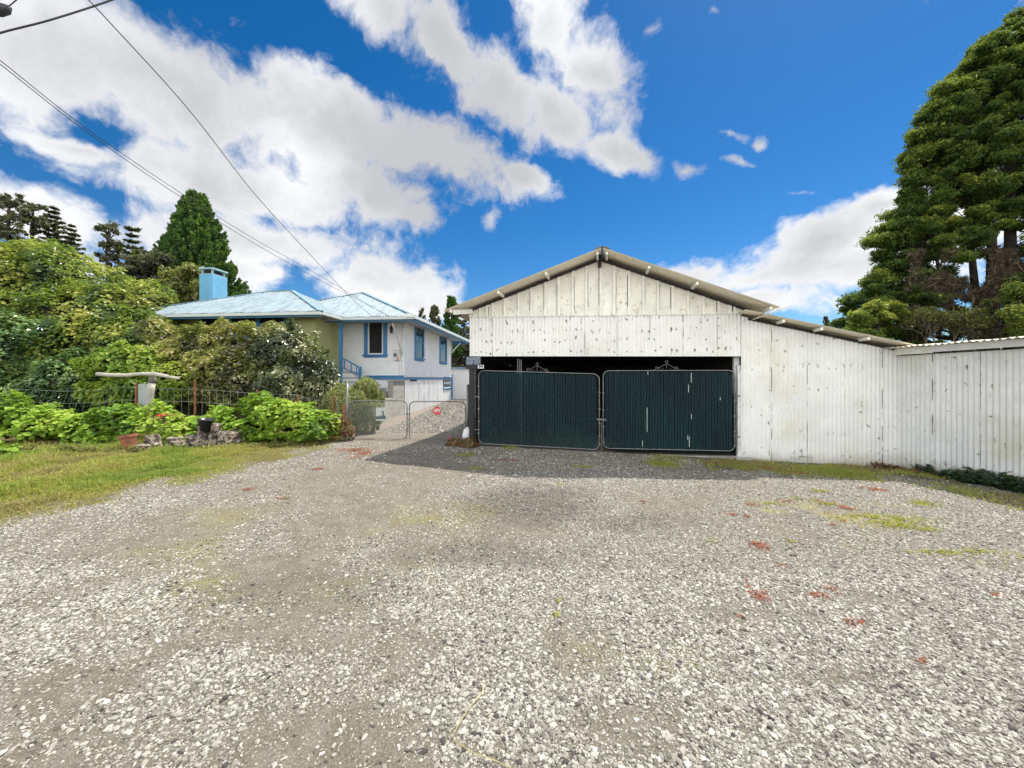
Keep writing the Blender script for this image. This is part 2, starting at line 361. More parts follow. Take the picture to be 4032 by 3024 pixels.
# garage frame (the shed stands turned 7 degrees from the street)
TH = math.radians(7); GU = Vector((math.cos(TH), -math.sin(TH), 0)); GV = Vector((math.sin(TH), math.cos(TH), 0)); G0 = Vector((1.866, 8.07, 0)); UZ = Vector((0, 0, 1))
def gu(px, d=0.0):
    o = G0 - GV * d; r = (px - CX) / F
    return (r * o.y - o.x) / (GU.x - r * GU.y)
def gpt(u, z, d=0.0): return G0 + GU * u - GV * d + UZ * z
def gP(px, py, d=0.0):
    u = gu(px, d); Y = gpt(u, 0, d).y
    return u, EYE + (HY - py) / F * Y
UL = gu(1850); UR = gu(2922); UC = gu(3541)
KC = gpt(UC, 0)                               # inside corner of the two sheds
WD = (Vector((7.60, 5.70, 0)) - KC).normalized(); WN = Vector((WD.y, -WD.x, 0))   # right wing
def wall_d(x, y):   # distance in front of the facades
    dx = x - G0.x; dy = y - G0.y
    d1 = -(dx * GV.x + dy * GV.y)
    ex = x - KC.x; ey = y - KC.y
    d2 = ex * WN.x + ey * WN.y
    return np.minimum(np.where((x > 5) & (y < KC.y + .2), d2, 9), d1)
def blob(x, y, px, py, rx, ry, soft=.6):
    cx, cy = gp(px, py); x1, _ = gp(px + rx, py); _, y1 = gp(px, py + ry); _, y0 = gp(px, max(py - ry, 1560))
    a = abs(x1 - cx); b = np.where(y > cy, abs(y0 - cy), abs(y1 - cy))
    q = np.sqrt(((x - cx) / a) ** 2 + ((y - cy) / b) ** 2) + (fbm(x, y, 2.2, 31) - .5) * 1.0
    return 1 - sst(q, 1 - soft, 1 + soft * .4)
def masks(x, y):
    n = fbm(x, y, .55, 3, 4); n2 = fbm(x, y, 1.7, 11, 3)
    dens = np.clip(.30 + 2.6 * (n - .47) + 1.6 * (n2 - .5) + .55 * sst(x, -1.0, 1.2), .10, 1)
    dirt = 0
    for b in ((950, 2290, 330, 90), (1250, 2480, 300, 110), (1600, 2560, 200, 130), (2250, 2560, 170, 120), (1250, 2900, 420, 160), (300, 2700, 300, 100), (3300, 2650, 260, 60), (3000, 2420, 260, 60), (2480, 2860, 260, 120), (2050, 2100, 260, 60)):
        dirt = np.maximum(dirt, blob(x, y, *b) * .75)
    for b in ((1350, 2450, 130, 45), (1900, 2700, 300, 300), (900, 2620, 260, 80), (3500, 2800, 500, 200), (600, 2330, 330, 60), (3100, 2250, 500, 90), (200, 2250, 260, 70)):
        dens = np.clip(dens + blob(x, y, *b) * .6, 0, 1)
    dens = np.clip(dens * (1 - dirt), .07, 1); dens = np.maximum(dens, .45 * sst(y, 6.8, 8.0))
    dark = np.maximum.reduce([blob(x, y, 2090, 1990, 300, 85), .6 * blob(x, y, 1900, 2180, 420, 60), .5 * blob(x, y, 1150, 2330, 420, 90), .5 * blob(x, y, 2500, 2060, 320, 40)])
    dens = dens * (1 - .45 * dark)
    moss = np.clip((fbm(x, y, 1.1, 41, 4) - .5) * 4, 0, 1) * np.maximum.reduce([blob(x, y, *b) for b in ((1300, 2130, 700, 200), (1000, 2330, 500, 120), (1700, 2250, 260, 120), (2700, 2600, 420, 120), (1500, 1880, 260, 60), (3600, 2200, 500, 120))])
    yel = np.maximum.reduce([blob(x, y, *b) for b in ((3500, 2050, 260, 38), (3250, 1985, 260, 25), (3900, 2180, 260, 25), (3050, 2010, 60, 10), (2850, 2130, 60, 12), (3560, 1990, 160, 14))])
    yel = yel * sst(fbm(x, y, 3.5, 77, 3), .42, .58)
    gr = sst(verge_x(y) - x + (fbm(x, y, 2.2, 5, 4) - .5) * 1.3, -.35, .30) * (1 - 0 * x)
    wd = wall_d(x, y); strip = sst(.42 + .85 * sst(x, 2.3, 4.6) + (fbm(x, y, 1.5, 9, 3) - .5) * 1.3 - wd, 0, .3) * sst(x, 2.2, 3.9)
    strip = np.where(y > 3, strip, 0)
    inside = sst(-wd, -.02, .05)
    return dens * (1 - gr) * (1 - strip * .75), moss, yel, dark, gr, strip
def grid_lines(segs):
    o = []
    for a, b, s in segs: o += list(np.arange(a, b - 1e-6, s))
    return np.array(o + [segs[-1][1]])
gx = grid_lines([(-400, -60, 60), (-60, -12, 2), (-12, -8, .5), (-8, 10, .08), (10, 16, .5), (16, 60, 4), (60, 400, 60)])
gy = grid_lines([(-60, -4, 8), (-4, 1, .5), (1, 11, .08), (11, 24, .3), (24, 80, 4), (80, 600, 60)])
XX, YY = np.meshgrid(gx, gy); X1 = XX.ravel(); Y1 = YY.ravel()
Z1 = gz(X1, Y1) + np.where((abs(X1) < 14) & (Y1 < 24), (fbm(X1, Y1, 1.2, 60) - .5) * .035 + (fbm(X1, Y1, 5, 61) - .5) * .012, 0)
nx, ny = len(gx), len(gy); ii = np.arange((nx) * (ny)).reshape(ny, nx)
quads = np.stack([ii[:-1, :-1], ii[:-1, 1:], ii[1:, 1:], ii[1:, :-1]], -1).reshape(-1, 4)
me = np_mesh('gravel_yard', np.stack([X1, Y1, Z1], 1), quads, smooth_=True)
mk = masks(X1, Y1)
for nm, a in zip(('dens', 'moss', 'yel', 'dark', 'grs', 'strip'), mk):
    at = me.attributes.new(nm, 'FLOAT', 'POINT'); at.data.foreach_set('value', np.ascontiguousarray(a, np.float32))
m = bpy.data.materials.new('gravel_ground'); m.use_nodes = True; nt = m.node_tree; b_ = nt.nodes['Principled BSDF']
P = N(nt, 'ShaderNodeTexCoord').outputs['Object']
def attr(nm): return N(nt, 'ShaderNodeAttribute', attribute_name=nm).outputs['Fac']
grit = noise(nt, P, 90, 5, .75).outputs['Fac']; mid = noise(nt, P, 6, 5, .6).outputs['Fac']
c = mixc(nt, smooth(nt, grit, .3, .7), (.085, .073, .055), (.22, .195, .155))
c = mixc(nt, smooth(nt, mid, .4, .65), c, mixc(nt, smooth(nt, grit, .35, .7), (.14, .125, .102), (.26, .238, .20)))
vo = N(nt, 'ShaderNodeTexVoronoi'); vo.inputs['Scale'].default_value = 55; nt.links.new(P, vo.inputs['Vector'])
sc = N(nt, 'ShaderNodeSeparateColor'); nt.links.new(vo.outputs['Color'], sc.inputs[0])
chip = M_(nt, 'MULTIPLY', smooth(nt, vo.outputs['Distance'], .30, .42, 1, 0), M_(nt, 'GREATER_THAN', M_(nt, 'ADD', sc.outputs[0], M_(nt, 'MULTIPLY', attr('dens'), .45)), .72))
chip = M_(nt, 'MULTIPLY', chip, M_(nt, 'SUBTRACT', 1.0, attr('grs')))
c = mixc(nt, chip, c, mixc(nt, sc.outputs[1], (.26, .24, .20), (.46, .43, .37)))
sepy = N(nt, 'ShaderNodeSeparateXYZ'); nt.links.new(P, sepy.inputs[0])
c = mixc(nt, M_(nt, 'MULTIPLY', smooth(nt, sepy.outputs[1], 9.0, 11.0), .6), c, (.30, .245, .215))
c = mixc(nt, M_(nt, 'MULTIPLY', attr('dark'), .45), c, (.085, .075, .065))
c = mixc(nt, M_(nt, 'MULTIPLY', attr('moss'), .6), c, (.22, .20, .05))
c = mixc(nt, M_(nt, 'MULTIPLY', attr('yel'), .55), c, (.30, .27, .04))
c = mixc(nt, attr('grs'), c, mixc(nt, smooth(nt, mid, .4, .6), (.16, .14, .05), (.10, .085, .045)))
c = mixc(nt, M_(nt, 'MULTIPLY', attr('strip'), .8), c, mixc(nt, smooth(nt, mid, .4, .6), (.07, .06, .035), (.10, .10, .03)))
nt.links.new(c, b_.inputs['Base Color']); b_.inputs['Roughness'].default_value = .95; b_.inputs['Specular IOR Level'].default_value = .2
bn = N(nt, 'ShaderNodeBump'); bn.inputs['Distance'].default_value = .012
nt.links.new(M_(nt, 'ADD', M_(nt, 'MULTIPLY', chip, .7), M_(nt, 'MULTIPLY', grit, .6)), bn.inputs['Height']); nt.links.new(bn.outputs[0], b_.inputs['Normal'])
link('gravel_yard', me, m); tag(bpy.data.objects['gravel_yard'], 'pale gravel yard with patches of dirt and moss in front of the white shed', kind='structure')
def groundz(x, y): return gz(x, y) + (fbm(x, y, 1.2, 60) - .5) * .035 + (fbm(x, y, 5, 61) - .5) * .012

# ---- loose stones
def rot_mats(n, tilt=1.0):
    a = rng.random(n) * 2 * np.pi; t = (rng.random(n) - .5) * tilt; s = (rng.random(n) - .5) * tilt
    ca, sa, ct, st, cs, ss = np.cos(a), np.sin(a), np.cos(t), np.sin(t), np.cos(s), np.sin(s)
    Rz = np.zeros((n, 3, 3)); Rz[:, 0, 0] = ca; Rz[:, 0, 1] = -sa; Rz[:, 1, 0] = sa; Rz[:, 1, 1] = ca; Rz[:, 2, 2] = 1
    Rx = np.zeros((n, 3, 3)); Rx[:, 0, 0] = 1; Rx[:, 1, 1] = ct; Rx[:, 1, 2] = -st; Rx[:, 2, 1] = st; Rx[:, 2, 2] = ct
    Ry = np.zeros((n, 3, 3)); Ry[:, 1, 1] = 1; Ry[:, 0, 0] = cs; Ry[:, 0, 2] = ss; Ry[:, 2, 0] = -ss; Ry[:, 2, 2] = cs
    return Rz @ Rx @ Ry
phi = (1 + 5 ** .5) / 2
ICO_V = np.array([(-1, phi, 0), (1, phi, 0), (-1, -phi, 0), (1, -phi, 0), (0, -1, phi), (0, 1, phi), (0, -1, -phi), (0, 1, -phi), (phi, 0, -1), (phi, 0, 1), (-phi, 0, -1), (-phi, 0, 1)]) / 1.902
ICO_F = np.array([(0, 11, 5), (0, 5, 1), (0, 1, 7), (0, 7, 10), (0, 10, 11), (1, 5, 9), (5, 11, 4), (11, 10, 2), (10, 7, 6), (7, 1, 8), (3, 9, 4), (3, 4, 2), (3, 2, 6), (3, 6, 8), (3, 8, 9), (4, 9, 5), (2, 4, 11), (6, 2, 10), (8, 6, 7), (9, 8, 1)])
OCT_V = np.array([(1, 0, 0), (0, 1, 0), (-1, 0, 0), (0, -1, 0), (0, 0, 1), (0, 0, -1)], float)
OCT_F = np.array([(0, 1, 4), (1, 2, 4), (2, 3, 4), (3, 0, 4), (1, 0, 5), (2, 1, 5), (3, 2, 5), (0, 3, 5)])
def stones(x, y, r, base_v, base_f):
    n = len(x); k = len(base_v)
    v = base_v[None] * (1 + (rng.random((n, k, 1)) - .5) * .55) + (rng.random((n, k, 3)) - .5) * .25
    S = np.stack([1 + rng.random(n) * .5, .75 + rng.random(n) * .35, .45 + rng.random(n) * .3], 1)
    v = v * (S * r[:, None])[:, None, :]
    v = np.einsum('nij,nkj->nki', rot_mats(n, .7), v)
    v[:, :, 0] += x[:, None]; v[:, :, 1] += y[:, None]; v[:, :, 2] += (groundz(x, y) + r * S[:, 2] * (.0 + rng.random(n) * .5))[:, None]
    f = base_f[None] + (np.arange(n) * k)[:, None, None]
    t = np.repeat(np.clip(rng.normal(.53, .23, n) - (rng.random(n) < .05) * .5, 0, 1), k)
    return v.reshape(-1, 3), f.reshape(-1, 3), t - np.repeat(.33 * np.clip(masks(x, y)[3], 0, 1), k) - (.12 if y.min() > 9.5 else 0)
def scatter(n, y0, y1, wide=1.8):
    Y = np.sqrt(rng.random(n) * (y1 ** 2 - y0 ** 2) + y0 ** 2); X = (rng.random(n) * 2 - 1) * wide * Y
    return X, Y
def mkstones(n, y0, y1, rmed, bv, bf, boost=1.0):
    X, Y = scatter(n, y0, y1); mk = masks(X, Y)
    keep = (rng.random(n) < mk[0] * boost) & (wall_d(X, Y) > .02) & ((Y < 10.5) | ((X < -.5) & (X > verge_x(Y))))
    X, Y = X[keep], Y[keep]
    r = rmed * np.exp(rng.normal(0, .48, len(X))); r = np.clip(r, rmed * .35, rmed * 2.4)
    return stones(X, Y, r, bv, bf)
def drive_stones():
    X = -6 + 5.6 * rng.random(60000); Y = 10.2 + 12 * rng.random(60000) ** 1.3; k = (X > verge_x(Y) + .2) & (wall_d(X, Y) > .02); k = k | ((Y > 10.2) & (X > -3.6)); k &= rng.random(60000) < .8
    X, Y = X[k], Y[k]; return stones(X, Y, .017 * np.exp(rng.normal(0, .4, len(X))), OCT_V, OCT_F)
parts_ = [mkstones(130000, 1.1, 3.2, .0058, ICO_V, ICO_F), mkstones(150000, 1.1, 3.2, .0030, OCT_V, OCT_F, 1.6),
          mkstones(300000, 3.2, 6.0, .0059, OCT_V, OCT_F), mkstones(240000, 6.0, 11.0, .0076, OCT_V, OCT_F), drive_stones()]
off = 0; vs = []; fs = []; ts = []
for v, f, t in parts_: vs.append(v); fs.append(f + off); ts.append(t); off += len(v)
m = bpy.data.materials.new('crushed_stone'); m.use_nodes = True; nt = m.node_tree; b_ = nt.nodes['Principled BSDF']
r_ = N(nt, 'ShaderNodeValToRGB'); e = r_.color_ramp.elements; e[0].color = (.06, .055, .05, 1); e[1].color = (.62, .59, .52, 1); x = e.new(.3); x.color = (.21, .195, .17, 1); x = e.new(.6); x.color = (.37, .345, .30, 1)
nt.links.new(N(nt, 'ShaderNodeAttribute', attribute_name='tint').outputs['Fac'], r_.inputs[0])
nt.links.new(mixc(nt, .35, r_.outputs[0], mixc(nt, noise(nt, N(nt, 'ShaderNodeTexCoord').outputs['Object'], 160, 2).outputs['Fac'], (.3, .3, .3), (1, 1, 1)), 'MULTIPLY'), b_.inputs['Base Color'])
b_.inputs['Roughness'].default_value = .85
o = link('gravel_stones', np_mesh('gravel_stones', np.concatenate(vs), np.concatenate(fs), np.concatenate(ts)), m)
tag(o, 'loose crushed grey stones strewn over the yard', kind='stuff')

# ---------------------------------------------------------------- corrugated sheets
def corrugated(name, mt, parent, o, au, az, an, u0, u1, zb, zt, wl=.076, amp=.013, label=None, uo=0.0, thick=0):
    """sheet wall/roof: runs along au from u0 to u1, from zb(u) to zt(u) along az, waves along an"""
    n = int((u1 - u0) / wl * 8) + 2; us = np.linspace(u0, u1, n)
    b = np.array([zb(u) for u in us]); t = np.array([zt(u) for u in us]); w = amp * np.cos(us / wl * 2 * np.pi)
    w = w + .004 * np.sign(((us / .66) % 1) - .5)
    rows = [b + (t - b) * k for k in (0, .33, .66, 1)]
    O = np.array(o); AU = np.array(au); AZ = np.array(az); AN = np.array(an)
    V = np.concatenate([O + us[:, None] * AU + r[:, None] * AZ + w[:, None] * AN for r in rows])
    uv = np.concatenate([np.stack([us + uo, r + 3], 1) for r in rows])
    i = np.arange(n - 1); Fc = np.concatenate([np.stack([i + k * n, i + 1 + k * n, i + 1 + (k + 1) * n, i + (k + 1) * n], 1) for k in range(len(rows) - 1)])
    return link(name, np_mesh(name, V, Fc, uv=uv, smooth_=True), mt, parent, label)

# ---------------------------------------------------------------- white shed (garage)
base = gpt(0, float(gz(G0.x, G0.y)))
shed = thing('corrugated_shed', 'long white corrugated iron garage with low gable roof, lean-to and dark open doorway', 'garage', base)
uLt, zLt = gP(1747, 1222, .5); uP, zP = gP(2371, 975, .5); uRt, zRt = gP(3071, 1209, .5)
def roofz(u): return np.interp(u, [uLt, uP, uRt], [zLt, zP, zRt])
uA, zA = gP(2945, 1222, .35); uB, zB = gP(3633, 1363, .35)
def leanz(u): return zA + (zB - zA) * (u - uA) / (uB - uA)
ZBAND = gP(1850, 1249)[1]; zb2 = gP(2920, 1236)[1]
def bandz(u): return ZBAND + (zb2 - ZBAND) * (u - UL) / (UR - UL)
ZO1 = gP(1850, 1403)[1]; ZO2 = gP(2922, 1403)[1]
def openz(u): return ZO1 + (ZO2 - ZO1) * (u - UL) / (UR - UL)
corrugated('fascia_sheet', MT['iron_left'], shed, gpt(0, 0), GU, UZ, -GV, UL, UR - .01, openz, bandz, label='corrugated band above the doorway, spotted with rust at the nails')
def fz(u): p = gpt(u, 0); return float(gz(p.x, p.y)) - .03
corrugated('wall_sheet', MT['iron'], shed, gpt(0, 0, .012), GU, UZ, -GV, UR - .02, UC, fz, lambda u: min(leanz(u) - .05, bandz(UR)), uo=.3)
# gable of plain boards with battens
gm = MB()
g = MB(); us = [UL, (UL + uP) / 2, uP, (uP + UR) / 2, UR + .02]
pts = [gpt(UL, bandz(UL) + .004), gpt(UR + .02, bandz(UR) + .004)] + [gpt(u, max(roofz(u) - .10, bandz(u) + .02)) for u in us[::-1]]
g.prism(pts, GV * .02); g.build('gable', MT['board'], shed)
for i, px in enumerate([1853, 1890, 1918, 1940, 1988, 2042, 2092, 2147, 2200, 2255, 2309, 2364, 2418, 2476, 2533, 2590, 2648, 2708, 2768, 2828, 2872, 2890]):
    u = gu(px); w = .045 if i % 4 else .06
    if roofz(u) - .11 > bandz(u) + .05:
        MB().fbox(gpt(u, 0), GU, GV, UZ, -w / 2, w / 2, -.032, -.001, bandz(u) - .0, roofz(u) - .105 - .005 * (i % 3)).build('batten', MT['batten'], shed)
        sd2 = random.choice((-1, 1)); z1_ = roofz(u) - .11; z0_ = bandz(u) + .01; MB().fbox(gpt(u + sd2 * (w / 2 + .006), 0), GU, GV, UZ, -.006, .006, -.003, -.0005, z0_ + (z1_ - z0_) * random.random() * .3, z1_ - (z1_ - z0_) * random.random() * .2).build('dark_edge_strip', MT['darkwood'], shed)  # thin dark strip along one edge of the batten
lip = MB().fbox(gpt(0, 0), GU, GV, UZ, UL, UR, -.022, -.012, 0, .001); 
tr = MB(); a = gpt(UL, bandz(UL) - .004, .014); b = gpt(UR, bandz(UR) - .004, .014); tr.beam(a, b, .006, .014); tr.build('flashing', MT['whitew'], shed)
# roof
RV = Vector((math.sin(math.radians(13)), math.cos(math.radians(13)), 0))
def slope(name, ua, za, ub, zb_, d0, depth, label=None, uo=0.0, lift=0.0):
    a = gpt(ua, za, d0); b = gpt(ub, zb_, d0); ax = (b - a); L = ax.length; ax.normalize(); nrm = ax.cross(RV).normalized()
    if nrm.z < 0: nrm = -nrm
    a = a + nrm * lift
    return corrugated(name, MT['iron_soffit'], shed, a, RV, ax, nrm, 0, depth, lambda v: 0, lambda v: L, label=label, uo=uo, wl=.076, amp=.009)
slope('roof', uP - .02, zP, uLt, zLt, .5, 7.5, 'left slope of the corrugated roof'); slope('roof', uP + .02, zP, uRt, zRt, .5, 7.5, 'right slope of the corrugated roof')
slope('lean_to_roof', uA - .05, zA + .02, uB, zB, .35, 6.0)
slope('loose_roof_sheet', gP(2990, 1235, .42)[0], gP(2990, 1248, .42)[1], gP(3093, 1213, .42)[0], gP(3093, 1210, .42)[1], .42, .9, 'bent loose sheet sticking out under the right eave')
rg = MB(); 
for s in (-1, 1): rg.beam(gpt(uP + s * .07, zP + .0, .53), gpt(uP + s * .07, zP + .0, .53) + RV * 7.5, .14, .012, up=(UZ + GU * s * .37).normalized())
rg.build('ridge_cap', MT['galv_dark'], shed)
# rafters seen as the dark strip under the roof, purlins poking out
rf = MB(); rf.beam(gpt(uLt + .1, zLt - .06, .03), gpt(uP, zP - .085, .03), .03, .05); rf.beam(gpt(uP, zP - .085, .03), gpt(uRt - .1, zRt - .06, .03), .03, .05)
rf.build('barge_rafter', MT['darkwood'], shed)
def purlin(u, z, w=.042, h=.055, f=.46, back=.05, nm='purlin'): MB().beam(gpt(u, z, f), gpt(u, z, f) + RV * (f + back), w, h).build(nm, MT['batten'], shed)
for px, side in ((1775, 0), (1962, 0), (2150, 0), (2352, 0), (2390, 0), (2556, 0), (2745, 0), (3035, 0)):
    u = gu(px, .45); purlin(u, roofz(u) - .058)
pu = MB(); pu.fbox(gpt(uP, 0), GU, GV, UZ, -.03, .03, -.10, .02, zP - .26, zP - .02); pu.build('ridge_beam', MT['darkwood'], shed)
for px in (3085, 3235, 3420): u = gu(px, .3); purlin(u, leanz(u) - .05, f=.31, nm='lean_to_purlin')
rf = MB(); rf.beam(gpt(UR + .1, leanz(UR + .1) - .075, .028), gpt(UC - .05, leanz(UC - .05) - .075, .028), .02, .05); rf.build('lean_to_rafter', MT['darkwood'], shed)
cb = MB(); cb.beam(gpt(uLt + .18, zLt - .03, .42), gpt(UL + .06, bandz(UL) + .12, .03), .03, .10); cb.build('eave_board', MT['batten'], shed)
# side and back walls, dark room
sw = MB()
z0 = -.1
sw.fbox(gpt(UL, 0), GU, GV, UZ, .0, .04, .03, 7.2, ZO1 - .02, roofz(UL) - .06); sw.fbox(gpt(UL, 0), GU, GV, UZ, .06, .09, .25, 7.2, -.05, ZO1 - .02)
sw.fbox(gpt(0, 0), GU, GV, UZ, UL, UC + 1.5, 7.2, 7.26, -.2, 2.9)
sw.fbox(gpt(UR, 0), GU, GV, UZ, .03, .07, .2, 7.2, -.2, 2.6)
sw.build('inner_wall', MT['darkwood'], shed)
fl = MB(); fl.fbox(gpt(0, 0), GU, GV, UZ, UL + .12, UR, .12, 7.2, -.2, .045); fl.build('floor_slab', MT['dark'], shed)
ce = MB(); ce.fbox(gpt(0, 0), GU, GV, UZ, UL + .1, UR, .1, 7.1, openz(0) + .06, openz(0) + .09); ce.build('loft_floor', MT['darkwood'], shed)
# posts at the doorway
po = MB(); po.fbox(gpt(gu(1862), 0), GU, GV, UZ, -.075, .03, -.04, .06, -.05, ZO1 - .12); po.build('door_post', MT['blackpaint'], shed, label='black post at the left of the doorway')
po = MB(); po.fbox(gpt(gu(2912), 0), GU, GV, UZ, -.03, .05, .01, .09, -.1, ZO2 - .28); po.fbox(gpt(gu(2909), 0), GU, GV, UZ, -.045, .06, .10, .18, ZO2 - .75, ZO2 - .001)
po.fbox(gpt(gu(2911), 0), GU, GV, UZ, -.03, .056, .03, .095, ZO2 - .275, ZO2 - .18); po.build('door_post', MT['whitew'], shed, label='white patched post at the right of the doorway', bevel=.004)
st = MB(); x, y = gp(2900, 1806); st.fbox(gpt(gu(2925), 0), GU, GV, UZ, -.17, .17, -.10, .1, -.1, .055 - .03); st.build('concrete_footing', MT['concrete'], shed, bevel=.01)
st = MB(); st.fbox(gpt(gu(2400), 0), GU, GV, UZ, -2.4, 2.5, -.02, .14, -.2, .02); st.build('sill_slab', MT['concrete'], shed)
# right wing
wing = thing('corrugated_wing', 'low white corrugated iron shed angled toward the yard at the far right', 'shed', KC + UZ * float(gz(KC.x, KC.y)))
def wtop(v): return 2.03 + v * .006
corrugated('wall_sheet', MT['iron'], wing, KC + WN * .01, WD, UZ, WN, .0, 3.6, lambda v: float(gz(KC.x + WD.x * v, KC.y + WD.y * v)) - .04, wtop, uo=7.7)
fa = MB(); a = KC + WD * -.35 + WN * .10 + UZ * (wtop(-.35) + .075); b = KC + WD * 3.65 + WN * .10 + UZ * (wtop(3.65) + .075); fa.beam(a, KC + WD * .62 + WN * .10 + UZ * (wtop(.62) + .075), .03, .12); fa.build('fascia', MT['batten'], wing)
fa = MB(); fa.beam(KC + WD * .62 + WN * .115 + UZ * (wtop(.62) + .085), b + WN * .015 + UZ * .01, .03, .11); fa.build('fascia', MT['white'], wing)
rd = (-WN + UZ * .06).normalized(); o_ = KC + WN * .3 + UZ * (wtop(0) + .15)
corrugated('roof', MT['iron_soffit'], wing, o_, (WD + UZ * .006).normalized(), rd, (UZ + WN * .06).normalized(), -.25, 3.75, lambda v: 0, lambda v: 4.0, wl=.09, amp=.012)
bk = MB(); bk.fbox(KC, WD, -WN, UZ, -.2, 3.6, 3.6, 3.66, -.3, 2.15); bk.fbox(KC, WD, -WN, UZ, 3.55, 3.6, .03, 3.6, -.3, 2.3); bk.build('inner_wall', MT['darkwood'], wing)

# ---------------------------------------------------------------- big green slatted gates
def round_rect(o, au, az, w, h, r, n=6):
    pts = []
    for cx, cz, a0 in ((w - r, h - r, 0), (r, h - r, 90), (r, r, 180), (w - r, r, 270)):
        for k in range(n + 1):
            a = math.radians(a0 + 90 * k / n); pts.append(o + au * (cx + r * math.cos(a)) + az * (cz + r * math.sin(a)))
    return pts
def big_gate(p0x, p1x, ptl, ptr, pbl, pbr, label, seed):
    d = .03; r = np.random.default_rng(seed)
    ua, zt = gP(p0x, ptl, d); ub, zt2 = gP(p1x, ptr, d); _, zb_ = gP(p0x, pbl, d); _, zb2_ = gP(p1x, pbr, d)
    W = ub - ua; H = zt - zb_; o = gpt(ua, zb_, d); au = (gpt(ub, zb2_, d) - o).normalized()
    t = thing('slatted_gate', label, 'gate', gpt((ua + ub) / 2, zb_ - .06, d), 'green slatted gates across the shed doorway')
    MB().tube(round_rect(o, au, UZ, W, H, .12), .011, 8, closed=True).build('frame', MT['galv'], t, smooth_=True)
    ns = int(W / .0565); vs = []; fs = []; ts = []
    for i in range(ns):
        x = .05 + (W - .1) * (i + .5) / ns; hw = .020; dd = .004 * r.standard_normal(); c0 = .035 if min(x, W - x) > .12 else .07
        lean = r.normal(0, .004)
        k = 9
        for j in range(k):
            z = c0 - .02 + (H - c0 - (.01 if min(x, W - x) > .12 else .06)) * j / (k - 1)
            for s in (-1, 0, 1):
                wv = .004 * math.sin(j * 1.9 + i) 
                vs.append(tuple(o + au * (x + s * hw + lean * j / k + wv * .3) + UZ * z + GV * (dd + abs(s) * .008 + wv)))
                ts.append(min(1, max(0, .38 + r.normal(0, .10) + .22 * math.sin(x * 2.1 + seed) * math.sin(z * 2 + x) + (.45 if r.random() < .02 else 0))))
        b0 = len(vs) - 3 * k
        for j in range(k - 1):
            for s in (0, 1): fs.append((b0 + 3 * j + s, b0 + 3 * j + s + 1, b0 + 3 * j + s + 4, b0 + 3 * j + s + 3))
    link('slat_panel', np_mesh('slat_panel', np.array(vs), np.array(fs), ts), MT['slat'], t)
    wm = MB(); st_ = .075
    def clip(x0, z0, x1, z1): 
        if x0 < .02: z0 += (z1 - z0) / (x1 - x0) * (.02 - x0); x0 = .02
        if x1 > W - .02: z1 -= (z1 - z0) / (x1 - x0) * (x1 - W + .02); x1 = W - .02
        return x0, z0, x1, z1
    c = -H
    while c < W:
        for sg in (1, -1):
            if sg == 1: q = clip(c, .02, c + H - .04, H - .02)
            else: q = clip(c, H - .02, c + H - .04, .02)
            if q[2] - q[0] > .03: wm.tube([o + au * q[0] + UZ * q[1] - GV * .012, o + au * q[2] + UZ * q[3] - GV * .012], .0016, 3, cap=False)
        c += st_
    wm.build('wire_mesh', MT['slatwire'], t)
    return t, o, au, W, H
MT['slatwire'] = mat('green_coated_wire', (.02, .085, .085), .5, .2, 20)
def scroll(t, o, au, x, H, label=None):
    s = MB()
    def ring(cx, cz, r, a0=0, a1=360): s.tube([o + au * (cx + r * math.cos(math.radians(a))) + UZ * (cz + r * math.sin(math.radians(a))) for a in np.linspace(a0, a1, 15)], .0045, 5)
    ring(x, H + .18, .026); s.tube([o + au * x + UZ * H, o + au * x + UZ * (H + .155)], .0055, 5)
    for sg in (-1, 1):
        s.tube([o + au * (x + sg * a) + UZ * (H + b) for a, b in ((.01, .13), (.04, .125), (.08, .10), (.13, .065), (.17, .045), (.21, .05))], .0045, 5)
        ring(x + sg * .19, H + .045, .032, -60, 240); s.tube([o + au * (x + sg * a) + UZ * (H + b) for a, b in ((.13, .03), (.10, .015), (.07, .045), (.06, .06))], .0035, 5)
        s.tube([o + au * (x + sg * .19) + UZ * (H + .02), o + au * (x + sg * .32) + UZ * (H + .006)], .004, 5)
    return s.build('scroll_ornament', MT['galv'], t, smooth_=True)
def clamps(t, o, au, xs, zs, side):
    for z in zs:
        MB().fbox(o, au, -GV, UZ, xs - .022, xs + .022, -.022, .022, z - .012, z + .012).build('tension_clamp', MT['galv'], t, bevel=.004)
g1, o1, au1, W1, H1 = big_gate(1885, 2360, 1459, 1470, 1746, 1771, 'left half of the green slatted chain link gate, nearer the number sign', 3)
g2, o2, au2, W2, H2 = big_gate(2375, 2893, 1460, 1459, 1765, 1776, 'right half of the green slatted chain link gate, with a few pale broken slats', 5)
scroll(g1, o1, au1, (2120 - 1885) / 475 * W1, H1 - .0); scroll(g2, o2, au2, (2630 - 2375) / 518 * W2, H2)
clamps(g1, o1, au1, 0, [.22, .48, .75, 1.0, 1.25], 0); clamps(g1, o1, au1, W1, [.12, .3, .55, .85, 1.2], 0); clamps(g2, o2, au2, 0, [.12, .45, .8, 1.15], 0); clamps(g2, o2, au2, W2, [.1, .4, .7, 1.0, 1.2], 0)
lt = MB().fbox(o1 + au1 * W1, au1, -GV, UZ, -.05, .14, .0, .03, .62, .65); lt.tube([o1 + au1 * (W1 + .04) + UZ * .6, o1 + au1 * (W1 + .045) - UZ * .13], .008, 6); lt.build('latch', MT['galv'], g1)
